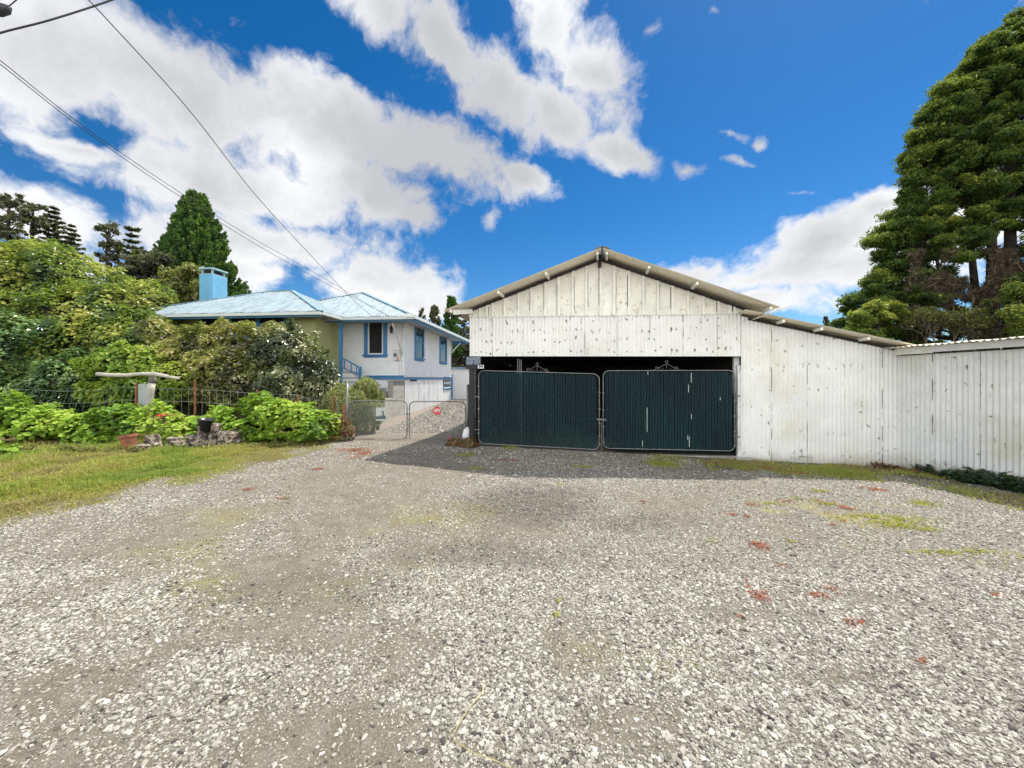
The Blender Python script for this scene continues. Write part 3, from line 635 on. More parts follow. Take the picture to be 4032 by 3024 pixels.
for gt, oo, au_, xx, sg in ((g1, o1, au1, 0, -1), (g2, o2, au2, W2, 1)):
    for z in (.30, 1.02 if sg < 0 else 1.12):
        MB().tube([oo + au_ * (xx + a * sg) + UZ * (z + b) for a, b in ((-.03, 0), (.06, 0), (.09, -.01), (.09, -.035))], .010, 6).build('hinge', MT['galv'], gt)
pale = mat('faded_slat', (.42, .48, .48), .6, .1)
for px, y0, y1 in ((2548, 1605, 1700), (2722, 1468, 1506), (2711, 1515, 1545), (2714, 1720, 1760), (2530, 1735, 1757), (2836, 1565, 1576), (2708, 1715, 1732), (2723, 1630, 1650), (2551, 1462, 1476)):
    u, za_ = gP(px, y0, .05); _, zb_ = gP(px, y1, .05); MB().fbox(gpt(u, 0, .05), GU, GV, UZ, -.006, .006, 0, .004, zb_, za_).build('broken_slat', pale, g2)

# things around the doorway
def text(s, name, mt, parent, org, au, az, size, ext=.002, xs=1.0, bold=0.0):
    c = bpy.data.curves.new(name, 'FONT'); c.body = s; c.size = size; c.extrude = ext; c.offset = bold; c.align_x = 'CENTER'; c.align_y = 'CENTER'
    o = bpy.data.objects.new('tmp', c); COL.objects.link(o); dg = bpy.context.evaluated_depsgraph_get()
    me = bpy.data.meshes.new_from_object(o.evaluated_get(dg)); COL.objects.unlink(o); bpy.data.objects.remove(o)
    n = au.cross(az).normalized(); Mx = Matrix((au * xs, az, n)).transposed().to_4x4(); Mx.translation = org
    me.transform(Mx); return link(name, me, mt, parent)
signblue = mat('faded_sign_paint', (.035, .06, .10), .5, .1, 20, stain=(.10, .13, .16), sscale=30); signtxt = mat('faded_letters', (.28, .34, .40), .5, .2, 30)
ctr = gP(1864, 1421, .08); sg_ = thing('warning_sign', 'small faded sign reading DANGER KEEP OUT at the top of the black post', 'sign', gpt(ctr[0], ctr[1] - .09, .08))
wS = .33; MB().fbox(gpt(ctr[0], ctr[1], .08), GU, GV, UZ, -wS / 2, wS / 2, -.006, 0, -.088, .088).build('panel', signblue, sg_)
text('DANGER', 'lettering', signtxt, sg_, gpt(ctr[0], ctr[1] + .042, .087), GU, UZ, .092, xs=.78, bold=.003); text('KEEP OUT', 'lettering', signtxt, sg_, gpt(ctr[0], ctr[1] - .04, .087), GU, UZ, .105, xs=.62, bold=.003)
ctr = gP(1866, 1443, .07); hb = MB().fbox(gpt(ctr[0], ctr[1], .07), GU, GV, UZ, -.19, .23, -.0, .05, -.05, .03); tag(hb.build('mounting_board', MT['blackpaint'], loc=gpt(ctr[0], ctr[1], .07)), 'dark board under the DANGER sign carrying the house number', 'board')
ctr = gP(1893, 1444, .085); nb = thing('house_number', 'white plate with the number 94 beside the dark doorway', 'number plate', gpt(ctr[0], ctr[1], .085))
MB().fbox(gpt(ctr[0], ctr[1], .085), GU, GV, UZ, -.063, .063, 0, .004, -.038, .038).build('plate', MT['white'], nb)
text('94', 'lettering', MT['blackpaint'], nb, gpt(ctr[0], ctr[1], .0875), GU, UZ, .098, bold=.002)
ps = thing('pipe_bundle', 'thin white pipes standing upright behind the left green gate', 'pipes', gpt(gu(2045), .05, -.25), None)
for px, w in ((2038, .012), (2045, .012), (2052, .016)):
    u, z = gP(px, 1412 + (px - 2038) * .35, -.25); MB().tube([gpt(u, .05, -.25), gpt(u, z, -.25)], w, 6).build('pipe', MT['galv'], ps)
# ---------------------------------------------------------------- blue-roofed house
HA = math.radians(6); HU = Vector((math.cos(HA), -math.sin(HA), 0)); HV = Vector((math.sin(HA), math.cos(HA), 0)); HC = Vector((-4.2, 15, 0))
def hp(a, b, z): return HC + HU * a + HV * b + UZ * z
def fa_(px, b=0.0):   # along-front coordinate seen at column px on plane b
    r = (px - CX) / F; o = HC + HV * b
    return (r * o.y - o.x) / (HU.x - r * HU.y)
def fz_(px, py, b=0.0): a = fa_(px, b); return EYE + (HY - py) / F * hp(a, b, 0).y
def sb_(px, a=0.0):   # depth coordinate seen at column px on side plane a
    r = (px - CX) / F; o = HC + HU * a
    return (r * o.y - o.x) / (HV.x - r * HV.y)
def sz_(px, py, a=0.0): b = sb_(px, a); return EYE + (HY - py) / F * hp(a, b, 0).y
house = thing('blue_roof_house', 'white raised house with pale blue iron hip roof, blue trim and square chimney', 'house', hp(-3, 2, .1))
ZT = 1.6 + 8 / F * 15; ZE = 3.806; LB = sb_(1775)
AM = -2.545   # where the left wing begins
def hbox(mb, a0, a1, b0, b1, z0, z1): return mb.fbox(HC, HU, HV, UZ, a0, a1, b0, b1, z0, z1)
w = MB(); hbox(w, AM - .05, 0, 0, LB, ZT, ZE + .1)
w.build('wall', MT['hwall'], house)
w = MB(); hbox(w, AM - .05, -.02, .02, LB - .02, -.05, ZT - .0); w.build('lower_wall', MT['hwall'], house)
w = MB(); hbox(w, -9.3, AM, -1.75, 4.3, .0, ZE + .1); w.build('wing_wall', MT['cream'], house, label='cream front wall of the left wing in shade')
# trim
t = MB(); hbox(t, fa_(1412), .012, -.03, -.002, ZT - .11, ZT - .0); hbox(t, fa_(1412), .03, -.05, -.002, ZT + .003, ZT + .035)
hbox(t, .002, .03, .0, LB + .02, ZT - .13, ZT - .03); t.build('base_trim', MT['blue'], house)
t = MB(); hbox(t, .002, .05, -.05, LB + .03, ZT - .027, ZT + .02); hbox(t, -.055, .022, -.022, -.001, ZT + .04, ZE); hbox(t, .001, .02, -.02, .05, ZT + .04, ZE); hbox(t, .001, .02, LB - .07, LB + .01, ZT + .04, ZE); t.build('corner_board', MT['white'], house)
# corrugated skirting on the side
corrugated('skirting', corrmat('skirting_iron', (.84, .85, .86), amount=.4, mossy=None, wlen=.13, valley=.8), house, hp(.0, 0, 0), HV, UZ, HU, .0, sb_(1742), lambda b: float(gz(-4, 15 + b)) - .05, lambda b: ZT - .13, wl=.13, amp=.022)
corrugated('skirting', corrmat('skirting_iron_rear', (.80, .81, .82), amount=.4, mossy=None, wlen=.13, valley=.8), house, hp(.004, 0, 0), HV, UZ, HU, sb_(1742) + .01, LB, lambda b: float(gz(-4, 15 + b)) - .05, lambda b: sz_(1758, 1528) - .02, wl=.1, amp=.014)
bl = MB(); hbox(bl, .02, .035, sb_(1612), sb_(1638), ZT - .19, ZT - .135); bl.build('vent_slot', MT['dark'], house)
# windows: side wall
def side_window(p0, p1, ytop, ybot, a=0.0, low=False):
    b0, b1 = sb_(p0), sb_(p1); pm = (p0 + p1) / 2; z1 = sz_(p0, ytop); z0 = sz_(p0, ybot); fw = .10 if not low else .05
    f = MB(); A0, A1 = .002, .05
    hbox(f, A0, A1, b0, b0 + fw, z0 + fw, z1); hbox(f, A0, A1, b1 - fw, b1, z0 + fw, z1); hbox(f, A0, A1 + .005, b0 + fw, b1 - fw, z1 - fw, z1 - .001); hbox(f, A0, A1 + .04, b0 - .04, b1 + .04, z0 - .0, z0 + fw * .55); hbox(f, A0, A1 - .01, b0 + .01, b1 - .01, z0 - .07, z0 - .001)
    wd = f.build('window', MT['blue'], house)
    s = MB(); i0, i1, j0, j1 = b0 + fw, b1 - fw, z0 + fw * .55, z1 - fw; mid = (j0 + j1) / 2; c = .035
    for q in ((i0, i0 + c, j0, j1), (i1 - c, i1, j0, j1), (i0 + c, i1 - c, j0, j0 + c), (i0 + c, i1 - c, j1 - c, j1), (i0 + c, i1 - c, mid - c / 2, mid + c / 2)): hbox(s, A0, .028, *q)
    if not low:
        hbox(s, A0, .024, (i0 + i1) / 2 - .008, (i0 + i1) / 2 + .008, mid + c / 2, j1 - c)
        for k in (1, 2): z = mid + (j1 - mid) * k / 3; hbox(s, A0, .022, i0 + c, (i0 + i1) / 2 - .008, z - .007, z + .007); hbox(s, A0, .022, (i0 + i1) / 2 + .008, i1 - c, z - .007, z + .007)
    s.build('sash', MT['blue'] if not low else MT['white'], wd)
    g = MB(); hbox(g, .003, .012, i0 + c, i1 - c, j0 + c, j1 - c); g.build('pane', MT['glass'], wd)
side_window(1632, 1667, 1266, 1413); side_window(1730, 1757, 1307, 1428); side_window(1744, 1773, 1484, 1531, low=True)
# front window of the main wall
def front_window(x0, x1, y0, y1, b, ff=.16, inner=True, dark=False):
    a0, a1 = fa_(x0, b), fa_(x1, b); z1 = fz_(x0, y0, b); z0 = fz_(x0, y1, b)
    f = MB(); hbox(f, a0, a0 + ff, b - .03, b - .002, z0 + .12, z1); hbox(f, a1 - ff, a1, b - .03, b - .002, z0 + .12, z1); hbox(f, a0 - .05, a1 + .03, b - .07, b - .002, z0 + .07, z0 + .118); hbox(f, a0 - .01, a1, b - .028, b - .002, z0, z0 + .068); hbox(f, a0 + ff, a1 - ff, b - .028, b - .002, z1 - .06, z1)
    wd = f.build('window', MT['blue'], house)
    i0, i1, j0, j1 = a0 + ff, a1 - ff, z0 + .12, z1 - .06; c = .05 if inner else .02
    s = MB()
    for q in ((i0, i0 + c * 1.2, j0, j1), (i1 - c, i1, j0, j1)): hbox(s, q[0], q[1], b - .022, b - .003, q[2], q[3])
    hbox(s, i0 + c * 1.2, i1 - c, b - .022, b - .003, j0, j0 + c); s.build('sash', MT['white'] if inner else MT['blue'], wd)
    g = MB(); hbox(g, i0 + c * 1.2, i1 - c, b - .012, b - .003, j0 + c, j1); g_o = g.build('pane', MT['glass'], wd)
    if dark: g_o.data.materials[0] = MT['dark']
    return wd
front_window(1434, 1525, 1262, 1408, 0, dark=True)
# wing windows (a band of three) and door side window
for x0, x1 in ((790, 905), (905, 1015), (1015, 1126)): front_window(x0, x1, 1238, 1330, -1.75, ff=.07, inner=False)
a = fa_(1250), fa_(1309); d = MB(); z1 = fz_(1280, 1266)
hbox(d, a[0], a[0] + .13, -.03, -.002, ZT + .1, z1); hbox(d, a[1] - .06, a[1], -.03, -.002, ZT + .1, z1); dr = d.build('door', MT['blue'], house)
d = MB(); hbox(d, a[0] + .14, a[1] - .07, -.014, -.003, ZT + .1, z1); d.build('pane', MT['glass'], dr)
d = MB(); mm = (a[0] + .13 + a[1] - .06) / 2; hbox(d, mm - .02, mm + .02, -.022, -.015, ZT + .12, z1); d.build('mullion', MT['blue'], dr)
# porch post, rail and stairs in front of the main wall
d = MB(); a0 = fa_(1337, -1.0); hbox(d, a0, a0 + .10, -1.05, -.95, ZT - .3, ZE - .12); d.build('porch_post', MT['blue'], house)
rl = MB(); bR = -1.02
p = lambda px, py: hp(fa_(px, bR), bR, fz_(px, py, bR))
rl.beam(p(1343, 1407), p(1414, 1446), .05, .045); rl.beam(p(1343, 1446), p(1412, 1474), .04, .035)
for px in (1356, 1383, 1404): yy = 1407 + (px - 1343) * .55; y2 = 1446 + (px - 1343) * .41; rl.beam(p(px, yy + 2), p(px, y2), .03, .03, up=HV)
hbox(rl, fa_(1413, bR), fa_(1421, bR) + .01, bR - .04, bR + .05, fz_(1416, 1530, bR), fz_(1416, 1443, bR)); rl.build('stair_rail', MT['blue'], house)
stp = MB(); tr_ = MB()
ax0 = fa_(1338, -.9)
for k, (px0, px1, py) in enumerate(((1300, 1398, 1463), (1340, 1412, 1484), (1360, 1442, 1500), (1400, 1465, 1514), (1405, 1486, 1530))):
    zt = fz_(px1, py, -.95); hbox(stp, fa_(px0, -.95), fa_(px1, -.95), -.97 - .01 * k, -.30 + .01 * k, fz_(px1, 1548, -.95), zt - .03); hbox(tr_, fa_(px0, -.95) - .02, fa_(px1, -.95) + .03, -1.0 - .012 * k, -.28 + .012 * k, zt - .029, zt)
stp.build('stair_riser', MT['white'], house); tr_.build('stair_tread', MT['gutter'], house)
ld = MB(); hbox(ld, fa_(1420, -1.1), -.32, -1.2, -.04, -.05, fz_(1480, 1546, -1.1)); hbox(ld, fa_(1445, -1.4), -.42, -1.45, -1.22, -.05, fz_(1480, 1560, -1.4)); ld.build('landing', mat('dark_concrete', (.16, .16, .155), .8, .2), house)
# block wall at the corner
def uvbox(name, a0, a1, b0, b1, z0, z1, mt, par):
    m_ = MB(); hbox(m_, a0, a1, b0, b1, z0, z1); me = m_.mesh(name); l = me.uv_layers.new(name='UVMap')
    for poly in me.polygons:
        for li in poly.loop_indices:
            co = me.vertices[me.loops[li].vertex_index].co - HC; n = poly.normal
            l.data[li].uv = (co.dot(HU) if abs(n.dot(HU)) < .7 else co.dot(HV), co.z) if abs(n.z) < .5 else (co.dot(HU), co.dot(HV))
    return link(name, me, mt, par)
bw = thing('block_wall', 'stepped grey concrete block wall at the front corner of the house', 'wall', hp(-.4, -.7, .1))
zc = fz_(1560, 1503, -.5)
bS = -1.08
uvbox('blocks', -.2, .012, bS, -.03, -.05, zc, MT['cmu'], bw); zl = fz_(1519, 1570, -1.75)
uvbox('blocks', -.2, .010, -1.78, bS - .002, -.05, zl, MT['cmu'], bw); uvbox('blocks', -.62, -.202, -1.35, -1.15, -.05, fz_(1530, 1556, -1.3), MT['cmu'], bw)
cp = MB(); hbox(cp, -.23, .04, bS - .03, -.035, zc + .002, zc + .055); cp.build('coping', MT['concrete'], bw, bevel=.008)
cp = MB(); hbox(cp, -.66, -.205, -1.38, -1.12, fz_(1530, 1556, -1.3) + .002, fz_(1530, 1546, -1.3)); cp.build('coping', MT['concrete'], bw, bevel=.008)
# roofs
HR_L, HR_R, HB0, HB1 = .85 - 7.88, .85, -1.2, 7.6; HZ = 5.59; rs = 3.94
def roof_face(name, pts, along, up_dir, wl=.11):
    """corrugated plane polygon: pts = 3 or 4 corners [eave0, eave1, top1, top0]; waves run along the eave"""
    e0, e1 = Vector(pts[0]), Vector(pts[1]); ax = (e1 - e0); L = ax.length; ax.normalize()
    t1 = Vector(pts[2]); t0 = Vector(pts[3]) if len(pts) > 3 else t1
    n = ax.cross((t1 - e0)).normalized(); n = n if n.z > 0 else -n; az = n.cross(ax); az = az if az.z > 0 else -az
    s0, s1 = (t0 - e0).dot(ax), (t1 - e0).dot(ax); H = (t1 - e0).dot(az)
    top = lambda u: max(0.001, min(H, H * u / max(s0, 1e-4) if s0 > .01 else H, H * (L - u) / max(L - s1, 1e-4) if L - s1 > .01 else H))
    return corrugated(name, MT['roof'], house, e0 + n * .03, ax, az, n, 0, L, lambda u: 0, top, wl=wl, amp=.013)
e = lambda a, b: hp(a, b, ZE)
r0 = hp(HR_R - rs, HB0 + rs, HZ); r1 = hp(HR_R - rs, HB1 - rs, HZ)
roof_face('roof', [e(HR_L, HB0), e(HR_R, HB0), r0], HU, None)
roof_face('roof', [e(HR_R, HB0), e(HR_R, HB1), r1, r0], HV, None); roof_face('roof', [e(HR_R, HB1), e(HR_L, HB1), r1], HU, None); roof_face('roof', [e(HR_L, HB1), e(HR_L, HB0), r0, r1], HV, None)
WL_, WR_, WB0 = -9.96, -1.9, -2.453; WZ = 5.35; ws = 3.51; WB1 = WB0 + 2 * ws
w0 = hp(WL_ + ws, WB0 + ws, WZ); w1 = hp(WR_ - ws, WB0 + ws, WZ)
roof_face('wing_roof', [e(WL_, WB0), e(WR_, WB0), w1, w0], HU, None); roof_face('wing_roof', [e(WR_, WB0), e(WR_, WB1), w1], HV, None); roof_face('wing_roof', [e(WR_, WB1), e(WL_, WB1), w0, w1], HU, None); roof_face('wing_roof', [e(WL_, WB1), e(WL_, WB0), w0], HV, None)
cpm = mat('ridge_blue', (.22, .36, .44), .4, .15, 6)
hc = MB(); up = UZ * .045
for a_, b_2 in ((e(HR_R, HB0), r0), (r0, r1), (e(HR_R, HB1), r1), (e(WR_, WB0), w1), (w0, w1), (e(WL_, WB0), w0), (r0, r0 + (e(HR_L, HB0) - r0) * .55)): hc.beam(a_ + up, b_2 + up, .16, .03)
hc.build('hip_cap', cpm, house)
# soffits, gutters
sf = MB(); hbox(sf, HR_L + .1, HR_R - .04, HB0 + .06, HB1 - .06, ZE - .035, ZE - .01); hbox(sf, WL_ + .1, WR_ - .05, WB0 + .06, WB1 - .1, ZE - .042, ZE - .016)
sf.build('soffit', mat('soffit_paint', (.30, .34, .37), .7, .1), house)
gt = MB(); hbox(gt, fa_(1209, HB0), HR_R + .0, HB0 - .10, HB0 + .02, ZE - .10, ZE + .0); hbox(gt, WL_, WR_ + .02, WB0 - .10, WB0 + .02, ZE - .10, ZE + .0); hbox(gt, WR_ - .02, WR_ + .09, WB0 + .022, HB0 - .10, ZE - .10, ZE - .002)
gt.build('gutter', MT['gutter'], house, bevel=.012)
gt = MB(); hbox(gt, HR_R + .0, HR_R + .09, HB0 - .1, HB1, ZE - .09, ZE + .02); gt.build('side_gutter', MT['gutter'], house, bevel=.012)
gt = MB(); hbox(gt, fa_(1209, HB0), HR_R - .02, HB0 + .025, HB0 + .05, ZE - .15, ZE - .02); hbox(gt, WL_, WR_ - .02, WB0 + .025, WB0 + .05, ZE - .15, ZE - .02); hbox(gt, HR_R - .06, HR_R - .02, HB0 + .06, HB1, ZE - .16, ZE - .04); hbox(gt, -.9, HR_R - .06, HB1 - .06, HB1 - .02, ZE - .22, ZE - .04); gt.build('fascia', MT['blue'], house)
hbox(MB(), HR_R - .28, HR_R + .02, HB0 - .13, HB0 - .105, ZE - .03, ZE + .10).build('fascia_patch', MT['whitew'], house); hbox(MB(), fa_(1248, HB0), fa_(1298, HB0), HB0 - .13, HB0 - .105, ZE + .0, ZE + .08).build('fascia_patch', MT['whitew'], house)
dsp = MB(); dsp.tube([hp(fa_(1213, HB0), HB0 + .0, ZE - .1), hp(fa_(1213, HB0) + .05, HB0 + .05, ZE - .22), hp(fa_(1236, -1.2), -1.1, ZE - .35), hp(fa_(1236, -1.2), -1.1, 1.0)], .035, 8); dsp.build('downspout', MT['whitew'], house, smooth_=True)
rb = MB()
rb.beam(hp(.02, LB + .02, ZE - .75), hp(.5, LB + .3, ZE - .15), .06, .06); rb.build('eave_bracket', MT['white'], house); hbox(MB(), -.0, .06, LB + .02, LB + .08, ZE - .6, ZE - .16).build('eave_bracket', MT['white'], house)
br2 = MB(); br2.beam(hp(fa_(1545, -1.0), -1.0, fz_(1545, 1272, -1.0)), hp(fa_(1584, -.03), -.04, fz_(1584, 1396, -.03)), .05, .05); br2.build('eave_brace', MT['whitew'], house)
mb_ = MB(); a0 = fa_(1553); z0 = fz_(1565, 1418); hbox(mb_, a0, a0 + .26, -.09, -.002, z0, z0 + .42); mo = mb_.build('meter_box', MT['whitew'], house, bevel=.008)
mm_ = MB(); mm_.lathe(hp(a0 + .07, -.09, z0 + .2), [(0, .05), (.05, .05), (.07, .03), (.075, 0)], 16, ax=-HV); mm_.build('meter_glass', MT['galv'], mo, smooth_=True)
mm_ = MB(); hbox(mm_, a0 + .16, a0 + .22, -.096, -.091, z0 + .02, z0 + .11); mm_.build('tag', mat('red_tag', (.7, .06, .05), .5), mo)
cd = MB(); cd.tube([hp(a0 + .20, -.03, z0), hp(a0 + .20, -.03, ZT + .04)], .012, 6); cd.tube([hp(-.10, -.03, ZE - .1), hp(-.10, -.03, ZT + .04)], .012, 6); cd.tube([hp(.03, sb_(1697), ZE - .3), hp(.03, sb_(1699), 2.6), hp(.03, sb_(1696), 2.3), hp(.03, sb_(1697), ZT)], .006, 5); cd.build('conduit', MT['whitew'], house)
ln = MB(); c = hp(fa_(1541, -.15), -.15, fz_(1541, 1300, -.15)); ln.lathe(c, [(0, .16), (.035, .14), (.075, .08), (.07, .07), (.05, -.07), (.06, -.075), (.03, -.11), (0, -.12)], 6); ln.tube([c + UZ * .15, c + UZ * .2 + HV * .07, c + HV * .15 + UZ * .12], .01, 5); ln.build('lantern', MT['blackpaint'], house)
# chimney
ch = MB(); c0 = A(785, 1080, 15.9); ca = (c0 - HC).dot(HU); cb2 = (c0 - HC).dot(HV); zt = c0.z
CW, CDp = .60, .72
hbox(ch, ca, ca + CW, cb2, cb2 + CDp, 3.6, zt); chim = ch.build('chimney', MT['chim'], house)
ch = MB()
for i in (0, 1):
    for j in (0, 1): hbox(ch, ca + .05 + i * (CW - .16), ca + .11 + i * (CW - .16), cb2 + .05 + j * (CDp - .16), cb2 + .11 + j * (CDp - .16), zt, zt + .21)
hbox(ch, ca - .0, ca + CW, cb2 - .0, cb2 + CDp, zt + .001, zt + .025); hbox(ch, ca - .02, ca + CW + .02, cb2 - .02, cb2 + CDp + .02, zt + .21, zt + .27); ch.build('chimney_cap', mat('cap_blue', (.30, .45, .52), .7, .1, 8), chim)
ch = MB(); hbox(ch, ca + .12, ca + CW - .12, cb2 + .12, cb2 + CDp - .12, zt + .03, zt + .19); ch.build('flue', MT['dark'], chim)
# annex behind
ax_ = thing('annex', 'small flat-roofed white annex with blue trim behind the house', 'outbuilding', A(1812, 1577, 22))
def pb(mb, x0, x1, y0, y1, Y, dp, extra=0): 
    p_, q_ = A(x0, y1, Y), A(x1, y0, Y); return mb.box(p_.x, q_.x, Y - extra, Y + dp, p_.z, q_.z)
pb(MB(), 1770, 1905, 1452, 1585, 22.2, 3).build('wall', MT['white'], ax_); pb(MB(), 1768, 1910, 1446, 1453, 22.2, 3.2, .12).build('roof', mat('annex_roof', (.25, .40, .5), .5), ax_)
pb(MB(), 1776, 1782, 1475, 1578, 22.15, .04).build('corner_trim', MT['blue'], ax_)

# ---------------------------------------------------------------- driveway gates
YG = 9.3
def gA(px, py, dy=0): return A(px, py, YG + dy)
def small_gate(x0, x1, y0, y1, label, lines):
    a_, b_2 = gA(x0, y1), gA(x1, y0); W, H = b_2.x - a_.x, b_2.z - a_.z; X_ = Vector((1, 0, 0)); Yb = Vector((0, 1, 0))
    t = thing('driveway_gate', label, 'gate', a_ + X_ * W / 2, 'low chain link gates across the driveway')
    MB().tube(round_rect(a_, X_, UZ, W, H, .13), .014, 8, closed=True).build('frame', MT['galv_dark'], t, smooth_=True)
    wm = MB(); st_ = .072; c = -H
    while c < W:
        for sg in (1, -1):
            x0_, x1_ = c, c + H - .04; z0_, z1_ = (.02, H - .02) if sg == 1 else (H - .02, .02)
            if x0_ < .02: z0_ += (z1_ - z0_) / (x1_ - x0_) * (.02 - x0_); x0_ = .02
            if x1_ > W - .02: z1_ -= (z1_ - z0_) / (x1_ - x0_) * (x1_ - W + .02); x1_ = W - .02
            if x1_ - x0_ > .03: wm.tube([a_ + X_ * x0_ + UZ * z0_ + Yb * .01 * sg, a_ + X_ * x1_ + UZ * z1_ + Yb * .01 * sg], .0024 if (lines and sg < 0) else .0014, 3, cap=False)
        c += st_
    wm.build('wire_mesh', MT['wire'], t)
    for z in (.2, .5, .75):
        for xx in (0, W): MB().fbox(a_, X_, Yb, UZ, xx - .018, xx + .018, -.018, .018, z - .01, z + .01).build('tension_clamp', MT['galv_dark'], t)
    return t, a_, W, H
d1, da1, dW1, dH1 = small_gate(1376, 1603, 1578, 1729, 'left leaf of the low driveway gate, carrying the small white sign', True)
d2, da2, dW2, dH2 = small_gate(1612, 1833, 1581, 1732, 'right leaf of the low driveway gate, carrying the red octagonal sign', False)
MB().fbox(da1 + Vector((dW1, 0, 0)), Vector((1, 0, 0)), Vector((0, 1, 0)), UZ, -.03, .09, -.03, -.018, .60, .625).build('latch', MT['galv_dark'], d1)
for px, yt, r_, nm_, lb in ((1367, 1506, .026, 'left', 'galvanised gate post with a cap at the shrub side of the driveway'), (1842, 1517, .030, 'right', 'galvanised gate post beside the dark shed corner')):
    tp = gA(px, yt); b0 = float(gz(tp.x, YG)) - .1; t = thing('gate_post', lb, 'post', Vector((tp.x, YG, b0 + .1)))
    MB().tube([Vector((tp.x, YG, b0)), tp], r_, 12).build('pole', MT['galv'], t, smooth_=True)
    MB().lathe(tp, [(0, .03), (r_ * .8, .022), (r_ * 1.15, 0), (r_ * 1.15, -.02)], 12).build('cap', MT['galv_dark'], t, smooth_=True)
    MB().tube([Vector((tp.x, YG, b0 + .35)), Vector((tp.x + (.06 if nm_ == 'left' else -.06), YG, b0 + .35))], .012, 6).build('hinge', MT['galv_dark'], t)
# signs on the gate
c_ = gA(1721, 1618.5, -.03); so = thing('octagonal_sign', 'small red octagonal sign reading APN on the right driveway gate', 'sign', c_)
def octagon(r, y, m_, nm_):
    pts = [Vector((c_.x + r * math.cos(math.radians(22.5 + 45 * k)), y, c_.z + r * math.sin(math.radians(22.5 + 45 * k)))) for k in range(8)]
    MB().prism(pts, Vector((0, .003, 0))).build(nm_, m_, so)
octagon(.107, c_.y, mat('sign_maroon', (.22, .01, .015), .4, .05), 'border'); octagon(.096, c_.y - .0035, mat('sign_red', (.62, .02, .025), .4, .05), 'panel')
pinkm = mat('faded_white_letters', (.8, .68, .68), .5, .05)
text('APN', 'lettering', pinkm, so, Vector((c_.x, c_.y - .005, c_.z + .01)), Vector((1, 0, .04)).normalized(), UZ, .115, xs=.72, bold=.003)
pk = mat('pale_red_line', (.75, .22, .22), .5, .05)
l_ = MB()
for z, w_ in ((.065, .10), (-.048, .15), (-.072, .12)): l_.box(c_.x - w_ / 2, c_.x + w_ / 2, c_.y - .007, c_.y - .0045, c_.z + z - .005, c_.z + z + .005)
l_.build('small_print', pk, so)
p_, q_ = gA(1480, 1657, -.03), gA(1520, 1605, -.03); sw_ = thing('white_sign', 'small white sign with a black figure in a hat on the left driveway gate', 'sign', (p_ + q_) / 2)
MB().box(p_.x, q_.x, p_.y, p_.y + .004, p_.z, q_.z).build('panel', mat('sign_pale', (.42, .45, .43), .5, .06), sw_, bevel=.001)
W_ = q_.x - p_.x; H_ = q_.z - p_.z; y_ = p_.y - .002
def sq(mb, u0, u1, v0, v1, k=0): return mb.box(p_.x + u0 * W_, p_.x + u1 * W_, y_ - .001 * k, y_ + .0015, p_.z + v0 * H_, p_.z + v1 * H_)
sq(MB(), .02, .98, .13, .34).build('dark_band', mat('sign_grey', (.09, .12, .11), .5), sw_); 
fg = MB(); Pq = lambda u, v: Vector((p_.x + u * W_, y_ - .001, p_.z + v * H_)); off_ = Vector((0, .0012, 0))
fg.prism([Pq(.52, .64), (Pq(.60, .68)), Pq(.62, .74), Pq(.70, .74), Pq(.74, .68), Pq(.80, .72), Pq(.82, .71), Pq(.76, .64), Pq(.80, .62), Pq(.79, .56), Pq(.76, .5), Pq(.80, .46), Pq(.86, .38), Pq(.93, .40), Pq(.92, .34), Pq(.84, .33), Pq(.76, .42), Pq(.75, .24), Pq(.70, .24), Pq(.69, .45), Pq(.73, .58), Pq(.70, .62)], off_)
fg.prism([Pq(.60, .56), Pq(.64, .56), Pq(.64, .40), Pq(.58, .34), Pq(.47, .34), Pq(.47, .37), Pq(.57, .38), Pq(.60, .42)], off_); fg.lathe(Pq(.44, .43), [(0, .001), (.009, .001), (.009, -.001)], 10, ax=Vector((0, -1, 0)))
fg.build('figure', MT['blackpaint'], sw_)

# ---------------------------------------------------------------- wire fence along the bed
YF = 9.25
tops = [(-260, 1520), (0, 1530), (240, 1539), (420, 1536), (480, 1524), (537, 1527), (768, 1535), (900, 1540), (1013, 1549), (1172, 1556), (1225, 1572), (1262, 1579), (1310, 1571), (1350, 1578)]
fence = thing('wire_fence', 'rusty post and sagging wire mesh fence behind the leafy bed', 'fence', A(537, 1680, YF))
fw = MB(); Xs = [(px, A(px, py, YF)) for px, py in tops]
for k, dz in enumerate((0, -.30, -.62, -.95)): fw.tube([p_ + UZ * (dz + .012 * math.sin(i * 2.3 + k)) for i, (px, p_) in enumerate(Xs)], .0028, 4, cap=False)
xs_ = np.array([p_.x for _, p_ in Xs]); zs_ = np.array([p_.z for _, p_ in Xs])
x = xs_[0]
while x < xs_[-1]:
    z = float(np.interp(x, xs_, zs_)); lean = .13 * float(np.interp(x, [-13, -9.6, -9.0, 0], [1, 1, 0, 0])) + .01 * math.sin(x * 9)
    fw.tube([Vector((x, YF, z)), Vector((x - lean, YF, z - .32)), Vector((x - lean * 2.2, YF, z - .95))], .0022, 3, cap=False)
    x += .17
fw.build('wire', MT['wire'], fence)
for i, (px, py) in enumerate(((537, 1507), (768, 1497), (1013, 1534), (1172, 1556), (1310, 1562), (-200, 1500))):
    p_ = A(px, py, YF - .03); b0 = float(gz(p_.x, YF)) - .05; o_ = MB(); o_.fbox(Vector((p_.x, p_.y, 0)), Vector((1, 0, 0)), Vector((0, 1, 0)), UZ, -.022, .022, -.005, .0, b0, p_.z); o_.fbox(Vector((p_.x, p_.y, 0)), Vector((1, 0, 0)), Vector((0, 1, 0)), UZ, -.004, .004, -.03, -.005, b0, p_.z - .004)
    o_.build('post', MT['rust'], fence)
